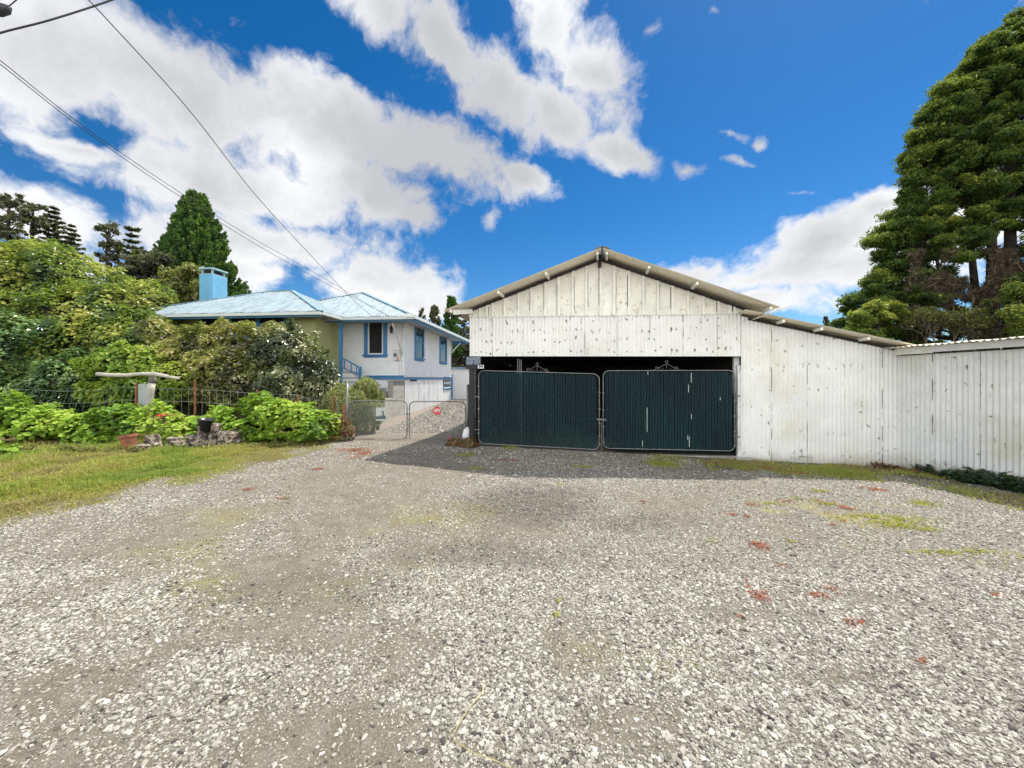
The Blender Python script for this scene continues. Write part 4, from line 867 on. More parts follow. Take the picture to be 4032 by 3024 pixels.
p_ = gA(1356, 1592); tag(MB().box(p_.x - .03, p_.x + .03, YG - .02, YG + .06, .1, p_.z).build('wooden_stake', MT['rust'], loc=(p_.x, YG, .12)), 'short brown wooden stake against the left driveway gate post', 'stake')
# driftwood on a post
dw = thing('driftwood_post', 'bleached T-shaped post with a driftwood branch lashed across its top', 'post', A(592, 1690, 9.7))
def U(px, py, Y=9.7): return A(px, py, Y)
MB().tube([Vector((U(590, 1578).x, 9.7, .1)), U(588, 1577), U(593, 1540), U(599, 1505)], [.072, .078, .075, .074], 14).build('post', MT['drift'], dw, smooth_=True)
MB().tube([U(599, 1507), U(600, 1496), U(601, 1484)], [.08, .083, .07], 14).build('lashing', mat('grey_cord', (.16, .15, .145), .9, .3, 60, stretch=(1, 1, 6)), dw, smooth_=True)
MB().tube([U(383, 1473, 9.66), U(430, 1477, 9.66), U(500, 1478, 9.66), U(560, 1472, 9.66), U(610, 1473, 9.66), U(650, 1480, 9.66), U(685, 1490, 9.66), U(712, 1483, 9.66)], [.05, .047, .045, .043, .05, .04, .028, .014], 12).build('branch', MT['drift'], dw, smooth_=True)
MB().tube([U(662, 1483, 9.64), U(690, 1488, 9.62), U(706, 1491, 9.6)], [.03, .03, .012], 8).build('branch', MT['drift'], dw, smooth_=True)
p_, q_ = U(544, 1580, 9.8), U(582, 1511, 9.8); tag(MB().box(p_.x, q_.x, 9.8, 9.86, p_.z - .9, q_.z).build('grey_board', mat('grey_painted_board', (.33, .38, .38), .6, .05, 4), loc=(p_.x, 9.8, .15)), 'flat pale grey board standing behind the driftwood post', 'board')
# logs edging the bed
def log(px, py, Y, r, h, lean, label, name='log_round', m_='logend', lx=0):
    b0 = A(px, py, Y); b0.z = float(gz(b0.x, Y)) - .03; n_ = 9
    pts = [b0 + UZ * (h * k / 6) + Vector((lean * k / 6, lx * k / 6, 0)) for k in range(7)]
    s = MB(); s.tube(pts, [r * (1.08 - .02 * k) for k in range(7)], n_)
    o_ = s.build(name, MT[m_], loc=b0, smooth_=False)
    for v in o_.data.vertices: v.co *= 1.0; v.co.x += random.uniform(-.018, .018); v.co.y += random.uniform(-.018, .018); v.co.z += random.uniform(-.02, .02)
    o_['label'] = label; o_['category'] = 'log'; o_['group'] = 'log rounds edging the flower bed'; return o_
log(560, 1820, 7.55, .11, .17, .02, 'pale cut log under the terracotta pot at the bed edge'); log(610, 1805, 7.8, .13, .33, -.08, 'dark-barked log leaning beside the terracotta pot')
log(765, 1800, 7.9, .15, .30, .03, 'white weathered log round at the front of the row of logs'); log(806, 1796, 8.0, .12, .50, -.03, 'tall split log standing under the black flower pot')
log(838, 1796, 8.05, .10, .52, .08, 'narrow split log leaning right beside the black flower pot'); log(900, 1790, 8.1, .21, .36, .03, 'low broad grey log at the right end of the log row'); log(690, 1803, 7.9, .14, .26, .0, 'short dark log half hidden below the red bromeliad')
log(1378, 1740, 8.95, .10, .34, .0, 'light cut stump at the foot of the left driveway gate post')
lg = MB(); lg.tube([U(395, 1800, 7.8), U(450, 1788, 7.8), U(505, 1782, 7.8)], [.03, .045, .035], 8); tag(lg.build('fallen_branch', MT['logend'], loc=U(450, 1790, 7.8), smooth_=True), 'fallen bleached branch lying left of the terracotta pot', 'branch')
# pots
pt = thing('terracotta_pot', 'tilted terracotta flower pot at the edge of the leafy bed', 'flower pot', A(505, 1790, 7.6))
axp = Vector((-.16, -.05, 1)).normalized(); c_ = A(512, 1790, 7.6); c_.z = float(gz(c_.x, 7.6)) + .10
MB().lathe(c_, [(0, 0), (.10, 0), (.13, .19), (.148, .19), (.15, .24), (.135, .24), (.12, .17), (0, .17)], 26, ax=axp).build('pot', MT['terra'], pt, smooth_=False)
MB().lathe(c_, [(0, .21), (.128, .21)], 20, ax=axp).build('soil', MT['darkwood'], pt)
c_ = A(806, 1700, 8.0); tag(MB().lathe(c_, [(0, 0), (.10, 0), (.13, .24), (.15, .245), (.15, .27), (.125, .27), (.11, .04), (0, .04)], 22, ax=Vector((.12, 0, 1)).normalized()).build('black_pot', MT['plastic'], loc=c_, smooth_=True), 'black plastic flower pot standing on the split log', 'flower pot')
for px, py, Y, lb in ((150, 1790, 8.5, 'large black plastic tub in the shade at the left of the bed'), (350, 1760, 8.7, 'dark green nursery pot half hidden under leaves')):
    c_ = A(px, py, Y); c_.z = max(c_.z, float(gz(c_.x, Y))); r_ = .26 if px < 200 else .14
    tag(MB().lathe(c_, [(0, 0), (r_, 0), (r_ * 1.15, .26), (r_ * 1.25, .27), (r_ * 1.25, .3), (r_ * 1.1, .3), (r_, .05), (0, .05)], 22).build('plant_tub', MT['plastic'], loc=c_, smooth_=True), lb, 'plant tub')
wb = MB(); c_ = A(1838, 1735, 8.9); c_.z = .2
wb.lathe(c_, [(0, .26), (.07, .25), (.12, .18), (.13, .08), (.12, 0), (0, 0)], 10, ax=Vector((.2, 0, 1)).normalized()); o_ = wb.build('white_rock', MT['white'], loc=c_, smooth_=True)
for v in o_.data.vertices: v.co += Vector((random.uniform(-.02, .02),) * 3)
tag(o_, 'rounded white painted rock beside the black door post', 'rock')

# ---------------------------------------------------------------- overhead lines
def wire(name, label, pts, r, cat='cable', group=None):
    P_ = [A(*p) for p in pts]
    # smooth through control points
    out = []
    for i in range(len(P_) - 1):
        p0, p1, p2, p3 = P_[max(i - 1, 0)], P_[i], P_[i + 1], P_[min(i + 2, len(P_) - 1)]
        for k in range(10):
            t = k / 10; out.append(.5 * ((2 * p1) + (p2 - p0) * t + (2 * p0 - 5 * p1 + 4 * p2 - p3) * t * t + (3 * p1 - p0 - 3 * p2 + p3) * t ** 3))
    out.append(P_[-1]); o_ = MB().tube(out, r, 5).build(name, MT['cable'], loc=out[-1], smooth_=True); return tag(o_, label, cat, group)
wire('service_cable', 'single thin cable running from the top left sky down to the house eave', [(60, -330, 3.6), (300, -50, 4.6), (420, 75, 5.0), (750, 440, 6.6), (1000, 760, 8.7), (1200, 980, 10.8), (1380, 1170, 12.8), (1466, 1246, 13.75)], .007, group=None)
wire('service_cable', 'upper of the two parallel cables crossing in front of the conifer', [(-900, -400, 3.2), (-120, 150, 4.4), (0, 237, 5.0), (340, 505, 6.3), (700, 752, 8.2), (1000, 940, 10.4), (1250, 1080, 12.3), (1530, 1247, 13.9)], .006, group='parallel service cables')
wire('service_cable', 'lower of the two parallel cables crossing in front of the conifer', [(-900, -378, 3.25), (-120, 168, 4.45), (0, 252, 5.05), (340, 518, 6.35), (700, 768, 8.25), (1000, 957, 10.45), (1250, 1098, 12.35), (1545, 1250, 13.95)], .006, group='parallel service cables')
wire('power_line', 'thick black power line cutting across the top left corner', [(-1500, 560, 3.4), (-150, 185, 4.8), (0, 130, 5.0), (200, 78, 5.3), (440, 0, 5.8), (640, -80, 6.2), (1300, -420, 8.0)], .012)
sp = MB(); P0, P1 = A(-60, 60, 4.5), A(42, 28, 4.6); ax = (P1 - P0).normalized()
sp.lathe(P0, [(0, 0), (.05, .01), (.055, .08), (.04, .10), (.055, .13), (.055, .22), (.03, .26), (.012, .28)], 14, ax=ax); sp.tube([P1 - ax * .05, A(95, -25, 4.6)], .006, 5); sp.tube([P0, P0 - ax * .6], .012, 5)
tag(sp.build('cable_clamp', MT['cable'], loc=P0, smooth_=True), 'black insulated clamp on the line at the very top left corner', 'clamp')
# ---------------------------------------------------------------- foliage
def leaf_mesh(name, C, Nrm, S, tint, shape='leaf', bend=.25, elong=1.6):
    """C centres (n,3); Nrm leaf normals; S sizes"""
    n = len(C); Nrm = Nrm / (np.linalg.norm(Nrm, axis=1, keepdims=True) + 1e-9)
    R = rng.normal(size=(n, 3)); T = np.cross(Nrm, R); T /= np.linalg.norm(T, axis=1, keepdims=True) + 1e-9; B = np.cross(Nrm, T); S = S[:, None]
    if shape == 'leaf':   # folded diamond
        q = [-T * S * elong / 2, B * S * .5 + Nrm * S * bend * .5, T * S * elong / 2 - Nrm * S * bend * .4, -B * S * .5 + Nrm * S * bend * .5]
        V = np.stack([C + x for x in q], 1); f = np.array([(0, 1, 2), (0, 2, 3)])
    elif shape == 'round':  # lobed round leaf: hexagon cup
        an = np.linspace(0, 2 * np.pi, 7)[:-1]; q = [np.zeros_like(C) - Nrm * S * .12]
        for i, a in enumerate(an): q.append((T * math.cos(a) + B * math.sin(a)) * S * (.62 if i % 2 else .5) + Nrm * S * (.10 if i % 2 else -.02))
        V = np.stack([C + x for x in q], 1); f = np.array([(0, i, i % 6 + 1) for i in range(1, 7)])
    V = V.reshape(-1, 3); k = len(q); f = (f[None] + (np.arange(n) * k)[:, None, None]).reshape(-1, 3)
    return np_mesh(name, V, f, np.repeat(np.clip(tint, 0, 1), k))
def sph(n):
    v = rng.normal(size=(n, 3)); return v / np.linalg.norm(v, axis=1, keepdims=True)
def shell(blobs, per_m2, thick=.22, lump=.18, lumpsc=1.3, ground=True, face=.65, low=-.6):
    """points near the outer surface of a union of ellipsoids -> points, outward normals, depth"""
    P_, N_, D_ = [], [], []
    for i, (c, r) in enumerate(blobs):
        c = np.array(c); r = np.array(r); area = 4 * np.pi * ((r[0] * r[1]) ** 1.6 / 3 + (r[0] * r[2]) ** 1.6 / 3 + (r[1] * r[2]) ** 1.6 / 3) ** (1 / 1.6)
        n = int(area * per_m2); d = sph(n); d = d[(d[:, 1] < face) & (d[:, 2] > low)]; n = len(d)
        nn = d / r; nn /= np.linalg.norm(nn, axis=1, keepdims=True)
        k = 1 - thick * rng.random(n) ** 1.5 
        p = c + d * r
        L = (fbm(p[:, 0] + p[:, 1] * .6, p[:, 2] + p[:, 1] * .4, lumpsc, 5 + i, 3) - .5) * 2 * lump * 2
        L = L + (fbm(p[:, 0] + p[:, 1] * .3, p[:, 2] - p[:, 1] * .6, 4.2, 15 + i, 2) - .5) * lump * 1.5
        p = c + d * r * k[:, None] + nn * L[:, None]
        ok = np.ones(n, bool)
        for j, (c2, r2) in enumerate(blobs):
            if j != i: ok &= np.linalg.norm((p - np.array(c2)) / np.array(r2), axis=1) > .86
        P_.append(p[ok]); N_.append(nn[ok]); D_.append(((1 - k) / thick)[ok])
    p = np.concatenate(P_); nn = np.concatenate(N_); dd = np.concatenate(D_)
    if ground: m_ = p[:, 2] > gz(p[:, 0], p[:, 1]) + .01; p, nn, dd = p[m_], nn[m_], dd[m_]
    return p, nn, dd
def core(name, blobs, sc, mt, par):
    """dark core, interior shade put in as colour: lumpy ellipsoids inside the leaves"""
    vs, fs, off = [], [], 0
    for c, r in blobs:
        if min(r) < .36: continue
        nu, nv = 18, 10; th = np.linspace(0, 2 * np.pi, nu, endpoint=False); ph = np.linspace(.05, np.pi - .05, nv)
        a, b = np.meshgrid(th, ph); v = np.stack([np.sin(b) * np.cos(a), np.sin(b) * np.sin(a), np.cos(b)], -1).reshape(-1, 3)
        v = v * (sc + .12 * (rng.random((len(v), 1)) - .5)) * np.array(r) + np.array(c); vs.append(v)
        ii = np.arange(nu * nv).reshape(nv, nu); q = np.stack([ii[:-1], np.roll(ii, -1, 1)[:-1], np.roll(ii, -1, 1)[1:], ii[1:]], -1).reshape(-1, 4); fs.append(q + off); off += len(v)
    if not vs: return None
    v = np.concatenate(vs); v[:, 2] = np.maximum(v[:, 2], gz(v[:, 0], v[:, 1]) - .05)
    return link(name, np_mesh(name, v, np.concatenate(fs)), mt, par)
def B(px, py, Y, rx, rz, ry=None):   # blob from pixels
    k = Y / F; p_ = A(px, py, Y); return (p_.x, p_.y, p_.z), (rx * k, (ry if ry else min(rx, rz) * k), rz * k)
def shrub(name, label, cat, blobs, m_, size, per, shape='leaf', up=.6, tint=(.5, .18), group=None, thick=.22, lump=.18, lumpsc=1.3, stems=True, corem='leafcore', corek=.66, elong=1.6, low=-.6, spread=.45):
    c0 = np.mean([b[0] for b in blobs], axis=0); z0 = float(gz(c0[0], c0[1])); t = thing(name, label, cat, Vector((c0[0], c0[1], z0)), group)
    p, nn, dd = shell(blobs, per, thick, lump, lumpsc, low=low)
    n = len(p); nr = nn * .8 + np.array([0, 0, up]) + rng.normal(size=(n, 3)) * spread
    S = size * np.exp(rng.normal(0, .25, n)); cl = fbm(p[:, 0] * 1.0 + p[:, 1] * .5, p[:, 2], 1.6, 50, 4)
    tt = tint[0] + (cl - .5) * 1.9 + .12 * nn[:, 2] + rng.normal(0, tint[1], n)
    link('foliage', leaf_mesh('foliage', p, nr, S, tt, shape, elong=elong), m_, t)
    core('dark_core', blobs, corek, MT[corem], t)
    if stems:
        s = MB()
        for c, r in blobs:
            b0 = Vector((c[0], c[1], float(gz(c[0], c[1])) - .05)); 
            if c[2] > b0.z + .2: s.tube([b0, b0.lerp(Vector(c), .5) + Vector((.08, -.05, 0)), Vector(c)], [.05, .04, .02], 6)
        if s.v: s.build('stems', MT['bark'], t)
    return t
MT['leafcore'] = mat('shaded_core', (.018, .022, .010), .95, .3, 8)  # near-black colour stands in for the shade deep inside the shrubs
L_hedge = leafmat('hedge_leaf', [(.03, .06, .02), (.12, .19, .03), (.26, .32, .05), (.48, .46, .11)], .42, .36, .6)
L_hedge2 = leafmat('glossy_dark_leaf', [(.015, .045, .02), (.05, .12, .035), (.11, .21, .055), (.27, .37, .11)], .25, .28, .8)
L_bright = leafmat('bright_vine_leaf', [(.09, .18, .03), (.20, .32, .04), (.32, .42, .06), (.45, .48, .10)], .4, .45, .4)
L_lime = leafmat('lime_geranium_leaf', [(.07, .15, .02), (.17, .31, .03), (.28, .44, .05), (.42, .54, .09)], .4, .5, .3)
L_olive = leafmat('olive_leaf', [(.05, .04, .02), (.12, .13, .035), (.22, .23, .055), (.40, .35, .11)], .3, .45, .5)
L_rose = leafmat('rose_leaf', [(.02, .03, .015), (.06, .085, .03), (.16, .17, .06), (.55, .52, .34)], .25, .32, .8)
L_rosem = leafmat('needle_bush_leaf', [(.07, .09, .035), (.14, .17, .055), (.22, .25, .08), (.32, .32, .12)], .2, .5, .3)
L_red = leafmat('red_brown_leaf', [(.05, .02, .015), (.12, .04, .03), (.22, .08, .05), (.15, .15, .06)], .3, .5, .3)
L_conifer = leafmat('dark_conifer_needles', [(.012, .038, .012), (.028, .08, .018), (.065, .15, .03), (.15, .26, .05)], .2, .55, .3)
L_far = leafmat('distant_foliage', [(.035, .04, .03), (.065, .07, .05), (.11, .11, .07), (.20, .19, .12)], .2, .6, .2)
L_cyp = leafmat('cypress_foliage', [(.015, .04, .012), (.045, .09, .018), (.13, .18, .03), (.40, .40, .07)], .3, .6, .25)
L_weed = leafmat('dark_weed_leaf', [(.01, .025, .02), (.02, .05, .03), (.04, .08, .04), (.07, .12, .05)], .25, .4, .4)

shrub('hedge', 'huge sunlit hedge mound filling the far left, highest of the shrubs', 'hedge', [B(60, 1220, 14, 330, 225, 2.2), B(230, 1175, 14.3, 230, 185, 1.8), B(450, 1270, 13.8, 180, 165, 1.6), B(585, 1350, 13.2, 140, 135, 1.4), B(-260, 1180, 14, 300, 280, 2.4), B(200, 1330, 12.9, 330, 200, 1.6), B(440, 1400, 12.6, 220, 150, 1.3), B(630, 1430, 12.6, 110, 110, 1.0), B(200, 1060, 14.6, 150, 80, 1.2), B(250, 1500, 12.4, 400, 160, 1.2)], L_hedge, .075, 400, up=.7, tint=(.5, .22), lump=.34, lumpsc=1.1)
shrub('glossy_shrub', 'dark glossy-leaved shrub at the left edge behind the wire fence', 'shrub', [B(40, 1430, 11.6, 230, 200, 1.2), B(300, 1530, 11.4, 170, 110, 1.0), B(-200, 1430, 11.6, 170, 190, 1.2), B(170, 1600, 11.2, 400, 90, .8)], L_hedge2, .07, 620, up=.9, tint=(.45, .22), lump=.28)
shrub('climbing_vine', 'bright yellow-green vine mound just behind the driftwood post', 'vine', [B(450, 1440, 10.8, 110, 80, .7), B(580, 1460, 10.9, 120, 95, .8), B(670, 1520, 10.7, 80, 70, .5), B(510, 1560, 10.5, 190, 80, .6)], L_bright, .07, 620, shape='round', up=.6, tint=(.5, .22), lump=.24)
shrub('olive_shrub', 'dense olive and brown shrub in front of the wing windows', 'shrub', [B(790, 1400, 12.0, 140, 115, 1.1), B(900, 1390, 12.2, 130, 95, 1.1), B(1010, 1415, 12.0, 120, 110, 1.0), B(750, 1510, 11.4, 140, 125, .9), B(920, 1510, 11.2, 190, 135, .9), B(700, 1360, 12.6, 90, 90, .8)], L_olive, .065, 680, up=.5, tint=(.42, .24), lump=.32)
shrub('flowering_shrub', 'tall dark shrub with pale shining leaves beside the porch stairs', 'shrub', [B(1135, 1385, 11.8, 100, 100, .9), B(1225, 1455, 11.6, 80, 100, .8), B(1165, 1510, 11.2, 130, 140, .9), B(1280, 1530, 11.2, 55, 95, .6), B(1150, 1285, 12, 28, 45, .25), B(1275, 1430, 11.6, 22, 80, .22)], L_rose, .055, 760, up=.5, tint=(.4, .26), lump=.28)
def needle_bush(name, label, blobs, m_, size, per, group=None):
    return shrub(name, label, 'shrub', blobs, m_, size, per, elong=5, up=.5, lump=.16, spread=1.1, thick=.4, group=group)
needle_bush('needle_shrub', 'feathery grey-green shrub behind the left driveway gate', [B(1440, 1560, 10.6, 60, 75, .5), B(1400, 1620, 10.3, 60, 85, .5), B(1465, 1640, 10.4, 45, 60, .4), B(1335, 1600, 10.2, 50, 90, .5), B(1485, 1585, 10.8, 25, 26, .3)], L_rosem, .022, 2600)

# lime-green bed plants
bed = [('leafy_plant', 'lime-green leafy mound spilling over at the far left of the bed', [B(60, 1650, 8.8, 200, 75, .7), B(-180, 1690, 8.2, 160, 100, .7), B(230, 1680, 8.9, 130, 50, .5), B(0, 1780, 7.2, 70, 55, .35), B(90, 1700, 8.3, 120, 40, .4)]),
 ('leafy_plant', 'lime-green leafy plants in the middle of the bed around the red bromeliad', [B(330, 1700, 8.8, 150, 50, .5), B(480, 1675, 9.0, 120, 60, .5), B(390, 1725, 8.5, 110, 42, .35), B(620, 1670, 8.9, 130, 60, .5), B(730, 1690, 8.8, 90, 55, .4), B(520, 1630, 9.6, 60, 50, .3), B(690, 1720, 8.4, 70, 35, .25)]),
 ('leafy_plant', 'largest lime-green leafy mound beside the gravel at the right end of the bed', [B(910, 1645, 9.0, 130, 60, .6), B(1040, 1650, 9.0, 140, 80, .7), B(1170, 1660, 8.9, 120, 75, .7), B(1245, 1700, 8.7, 85, 58, .5), B(970, 1690, 8.8, 110, 45, .5), B(1120, 1605, 9.5, 130, 40, .4), B(1100, 1710, 8.7, 130, 45, .45)])]
for nm_, lb, bl_ in bed:
    shrub(nm_, lb, 'plant', bl_, L_lime, .072, 620, shape='round', up=1.0, tint=(.45, .24), lump=.18, thick=.35, lumpsc=2.2, group='lime-green leafy plants in the bed', stems=False, corek=.55, low=-.35)
shrub('red_weed', 'low reddish-brown weed between the lime bush and the gate post', 'plant', [B(1340, 1680, 9.0, 40, 45, .3), B(1370, 1700, 8.9, 28, 26, .2)], L_red, .04, 1500, up=.6, tint=(.45, .25), lump=.05, stems=False, corek=.6)
shrub('shade_bush', 'small brownish bush with a magenta flower at the black door post', 'plant', [B(1800, 1755, 8.4, 42, 32, .25), B(1838, 1765, 8.3, 38, 36, .25), B(1775, 1775, 8.2, 25, 20, .2)], L_red, .045, 1500, up=.4, tint=(.7, .3), lump=.05, stems=False, corek=.6)
fl_ = MB(); c_ = A(1768, 1722, 8.25)
for k in range(5):
    a_ = k * 1.257; fl_.add([c_, c_ + Vector((math.cos(a_ - .5) * .025, -.02, math.sin(a_ - .5) * .018)), c_ + Vector((math.cos(a_) * .04, -.01, math.sin(a_) * .028)), c_ + Vector((math.cos(a_ + .5) * .025, -.02, math.sin(a_ + .5) * .018))], [(0, 1, 2, 3)])
fl_.tube([c_, c_ + Vector((.06, .02, -.12))], .004, 4); tag(fl_.build('magenta_flower', mat('magenta_petal', (.55, .03, .22), .5), loc=c_), 'single magenta flower on the small bush by the door post', 'flower')

# red bromeliad on a stalk
bm_ = thing('red_bromeliad', 'tall red-leaved plant rising from the middle of the lime bed', 'plant', A(645, 1790, 8.25))
c_ = A(645, 1645, 8.25); MB().tube([Vector((c_.x - .01, 8.25, .1)), c_ - UZ * .3, c_], [.02, .018, .025], 7).build('stalk', MT['bark'], bm_)
lv = MB()
def blade(mb, c, d, L, w, droop, n_=6):
    d = Vector(d).normalized(); sd_ = d.cross(UZ); sd_ = sd_.normalized() if sd_.length > .1 else Vector((1, 0, 0)); p = Vector(c); o_ = len(mb.v); v = []
    for k in range(n_ + 1):
        t_ = k / n_; ww = w * (math.sin(math.pi * min(1, t_ * .8 + .2)) ** .7) * (1 if k < n_ else .05); v += [p - sd_ * ww / 2 + UZ * ww * .15, p + sd_ * ww / 2 + UZ * ww * .15]; d = (d - UZ * droop / n_).normalized(); p = p + d * L / n_
    mb.add(v, [(2 * k, 2 * k + 1, 2 * k + 3, 2 * k + 2) for k in range(n_)])
for k in range(13): a_ = k * 2.4; blade(lv, c_, (math.cos(a_), math.sin(a_), .7), random.uniform(.22, .36), .05, random.uniform(.6, 1.6))
lv.build('leaves', leafmat('bromeliad_leaf', [(.16, .03, .03), (.30, .05, .04)], .2, .4), bm_)
lv = MB(); cc = c_ + Vector((-.02, -.05, .05))
for k in range(5): blade(lv, cc, (math.cos(k * 1.3), math.sin(k * 1.3) - .2, .8), .14, .04, 1.2)
lv.build('bloom', mat('scarlet', (.75, .015, .02), .5), bm_)
# fern and weeds by the right wall
fn = thing('fern', 'single green fern growing at the foot of the corrugated wall', 'fern', Vector((*gp(3148, 1818), 0)))
fn.location.z = float(gz(fn.location.x, fn.location.y)); lv = MB(); c_ = Vector(fn.location)
for k in range(9):
    a_ = k * .75 + .3; d = Vector((math.cos(a_), -abs(math.sin(a_)) * .7 + .1, 1.3)); L = random.uniform(.16, .27); p = Vector(c_); dd_ = d.normalized(); pts = [p.copy()]
    for s in range(9):
        dd_ = (dd_ - UZ * .14 + Vector((0, 0, 0))).normalized(); p = p + dd_ * L / 9; pts.append(p.copy()); sd_ = dd_.cross(UZ).normalized(); w_ = .06 * math.sin(math.pi * (s + 1.3) / 11)
        for sg in (-1, 1): lv.add([p, p + sd_ * sg * w_ + dd_ * .02, p + dd_ * .016], [(0, 1, 2)])
lv.build('fronds', leafmat('fern_leaf', [(.07, .16, .04), (.1, .2, .05)], .3), fn)
def weeds(name, label, line, n, h, m_, size, group=None, cat='plant'):
    """upright leafy stems along a line on the ground"""
    x0, y0 = line[0]; t = thing(name, label, cat, Vector((x0, y0, float(gz(x0, y0)))), group); C_, N_ = [], []; s = MB()
    for i in range(n):
        k = random.random(); x = x0 + (line[1][0] - x0) * k + random.uniform(-.12, .12); y = y0 + (line[1][1] - y0) * k + random.uniform(-.10, .06)
        hh = h * random.uniform(.4, 1.2); b0 = Vector((x, y, float(gz(x, y)) - .01)); tp = b0 + Vector((random.uniform(-.05, .05), random.uniform(-.05, .05), hh)); s.tube([b0, b0.lerp(tp, .6), tp], [.004, .003, .002], 4, cap=False)
        for j in range(int(10 + hh * 60)):
            q = b0.lerp(tp, random.uniform(.15, 1)) + Vector((random.gauss(0, .03), random.gauss(0, .03), random.gauss(0, .012))); C_.append(tuple(q)); N_.append((random.gauss(0, .5), random.gauss(0, .5) - .2, 1))
    C_ = np.array(C_); N_ = np.array(N_); link('leaves', leaf_mesh('leaves', C_, N_, size * np.exp(rng.normal(0, .3, len(C_))), .5 + rng.normal(0, .25, len(C_))), m_, t); s.build('stems', MT['bark'], t); return t
L_brownweed = leafmat('dry_weed_leaf', [(.10, .07, .04), (.20, .15, .07), (.25, .26, .08), (.30, .34, .09)], .3, .6, .2)
for k_, (q0, q1, n_, h_, lb_) in enumerate(((A(60, 1820, 7.5), A(420, 1815, 7.5), 60, .16, 'dry brown and green weeds in front of the left part of the flower bed'), (A(440, 1810, 7.45), A(720, 1810, 7.6), 50, .13, 'dry weeds around the terracotta pot and the short logs'), (A(730, 1800, 7.7), A(1000, 1790, 7.9), 40, .10, 'low weeds at the foot of the tall split logs'), (A(1000, 1790, 8.1), A(1230, 1780, 8.3), 30, .10, 'sparse brown weeds under the largest lime mound'))):
    weeds('dry_weeds', lb_, [(q0.x, q0.y), (q1.x, q1.y)], n_, h_, L_brownweed, .03, 'dry weeds along the front of the bed')
def wp(v, dd=.08): p = KC + WD * v + WN * dd; return (p.x, p.y)
weeds('weed_row', 'low dark weeds at the inside corner of the two sheds', [(gpt(UC - .55, 0, .08).x, gpt(UC - .55, 0, .08).y), wp(.55)], 26, .09, L_red, .03)
weeds('weed_row', 'dark leafy weeds along the foot of the angled wall, left part', [wp(.4), wp(1.1)], 46, .15, L_weed, .035, 'dark weeds along the angled wall'); weeds('weed_row', 'tallest dark weeds along the angled wall at the right edge', [wp(1.0, .12), wp(2.4, .16)], 110, .21, L_weed, .042, 'dark weeds along the angled wall')
weeds('flower_stalk', 'single dark purple stalk standing near the shed corner', [wp(.42, .06), wp(.44, .07)], 2, .2, L_red, .03)

# ---------------------------------------------------------------- trees
def tree(name, label, trunks, clumps, m_, size, per_clump, flat=.6, up=.5, tint=(.5, .2), cat='tree', group=None, barkm='barkdark', elong=1.6, spread=.6, solid=.55, limb_r=.05):
    b0 = Vector(trunks[0][0][0]); t = thing(name, label, cat, b0, group); s = MB(); allp = []
    for pts, r0, r1 in trunks:
        n_ = len(pts); s.tube(pts, [r0 + (r1 - r0) * k / (n_ - 1) for k in range(n_)], 8)
        for i in range(n_ - 1):
            for k in range(6): allp.append(Vector(pts[i]).lerp(Vector(pts[i + 1]), k / 6))
    Cs = np.array([c[0] for c in clumps]); Rs = np.array([c[1] for c in clumps])
    for c in Cs:
        c = Vector(c); best = min(allp, key=lambda p: (p - c).length + max(0, p.z - c.z) * 1.5 + abs(p.z - (c.z - (p.xy - c.xy).length * .5)) * .6); 
        if (best - c).length > .1: s.tube([best, best.lerp(c, .5) + UZ * (-.06 * (best - c).length), c], [limb_r, limb_r * .6, limb_r * .2], 5, cap=False)
    s.build('trunk', MT[barkm], t, smooth_=True)
    n = (per_clump * (Rs / Rs.mean()) ** 2).astype(int); tot = int(n.sum()); idx = np.repeat(np.arange(len(Cs)), n)
    d = sph(tot); k = (solid + (1 - solid) * rng.random(tot)) ; k = np.where(rng.random(tot) < .12, k * 1.25, k)
    lum = 1 + (fbm(d[:, 0] * 2 + idx * 3.1, d[:, 2] * 2 + d[:, 1], 1.5, 8, 2) - .5) * .9
    off = d * (Rs[idx] * k * lum)[:, None]; off[:, 2] *= flat; p = Cs[idx] + off
    nr = d * .6 + np.array([0, 0, up]) + rng.normal(size=(tot, 3)) * spread
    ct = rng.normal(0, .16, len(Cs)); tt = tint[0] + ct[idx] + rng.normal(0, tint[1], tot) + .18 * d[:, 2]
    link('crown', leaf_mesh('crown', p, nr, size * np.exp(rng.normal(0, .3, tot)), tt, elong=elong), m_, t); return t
def PX(px, py, Y): v = A(px, py, Y); return v
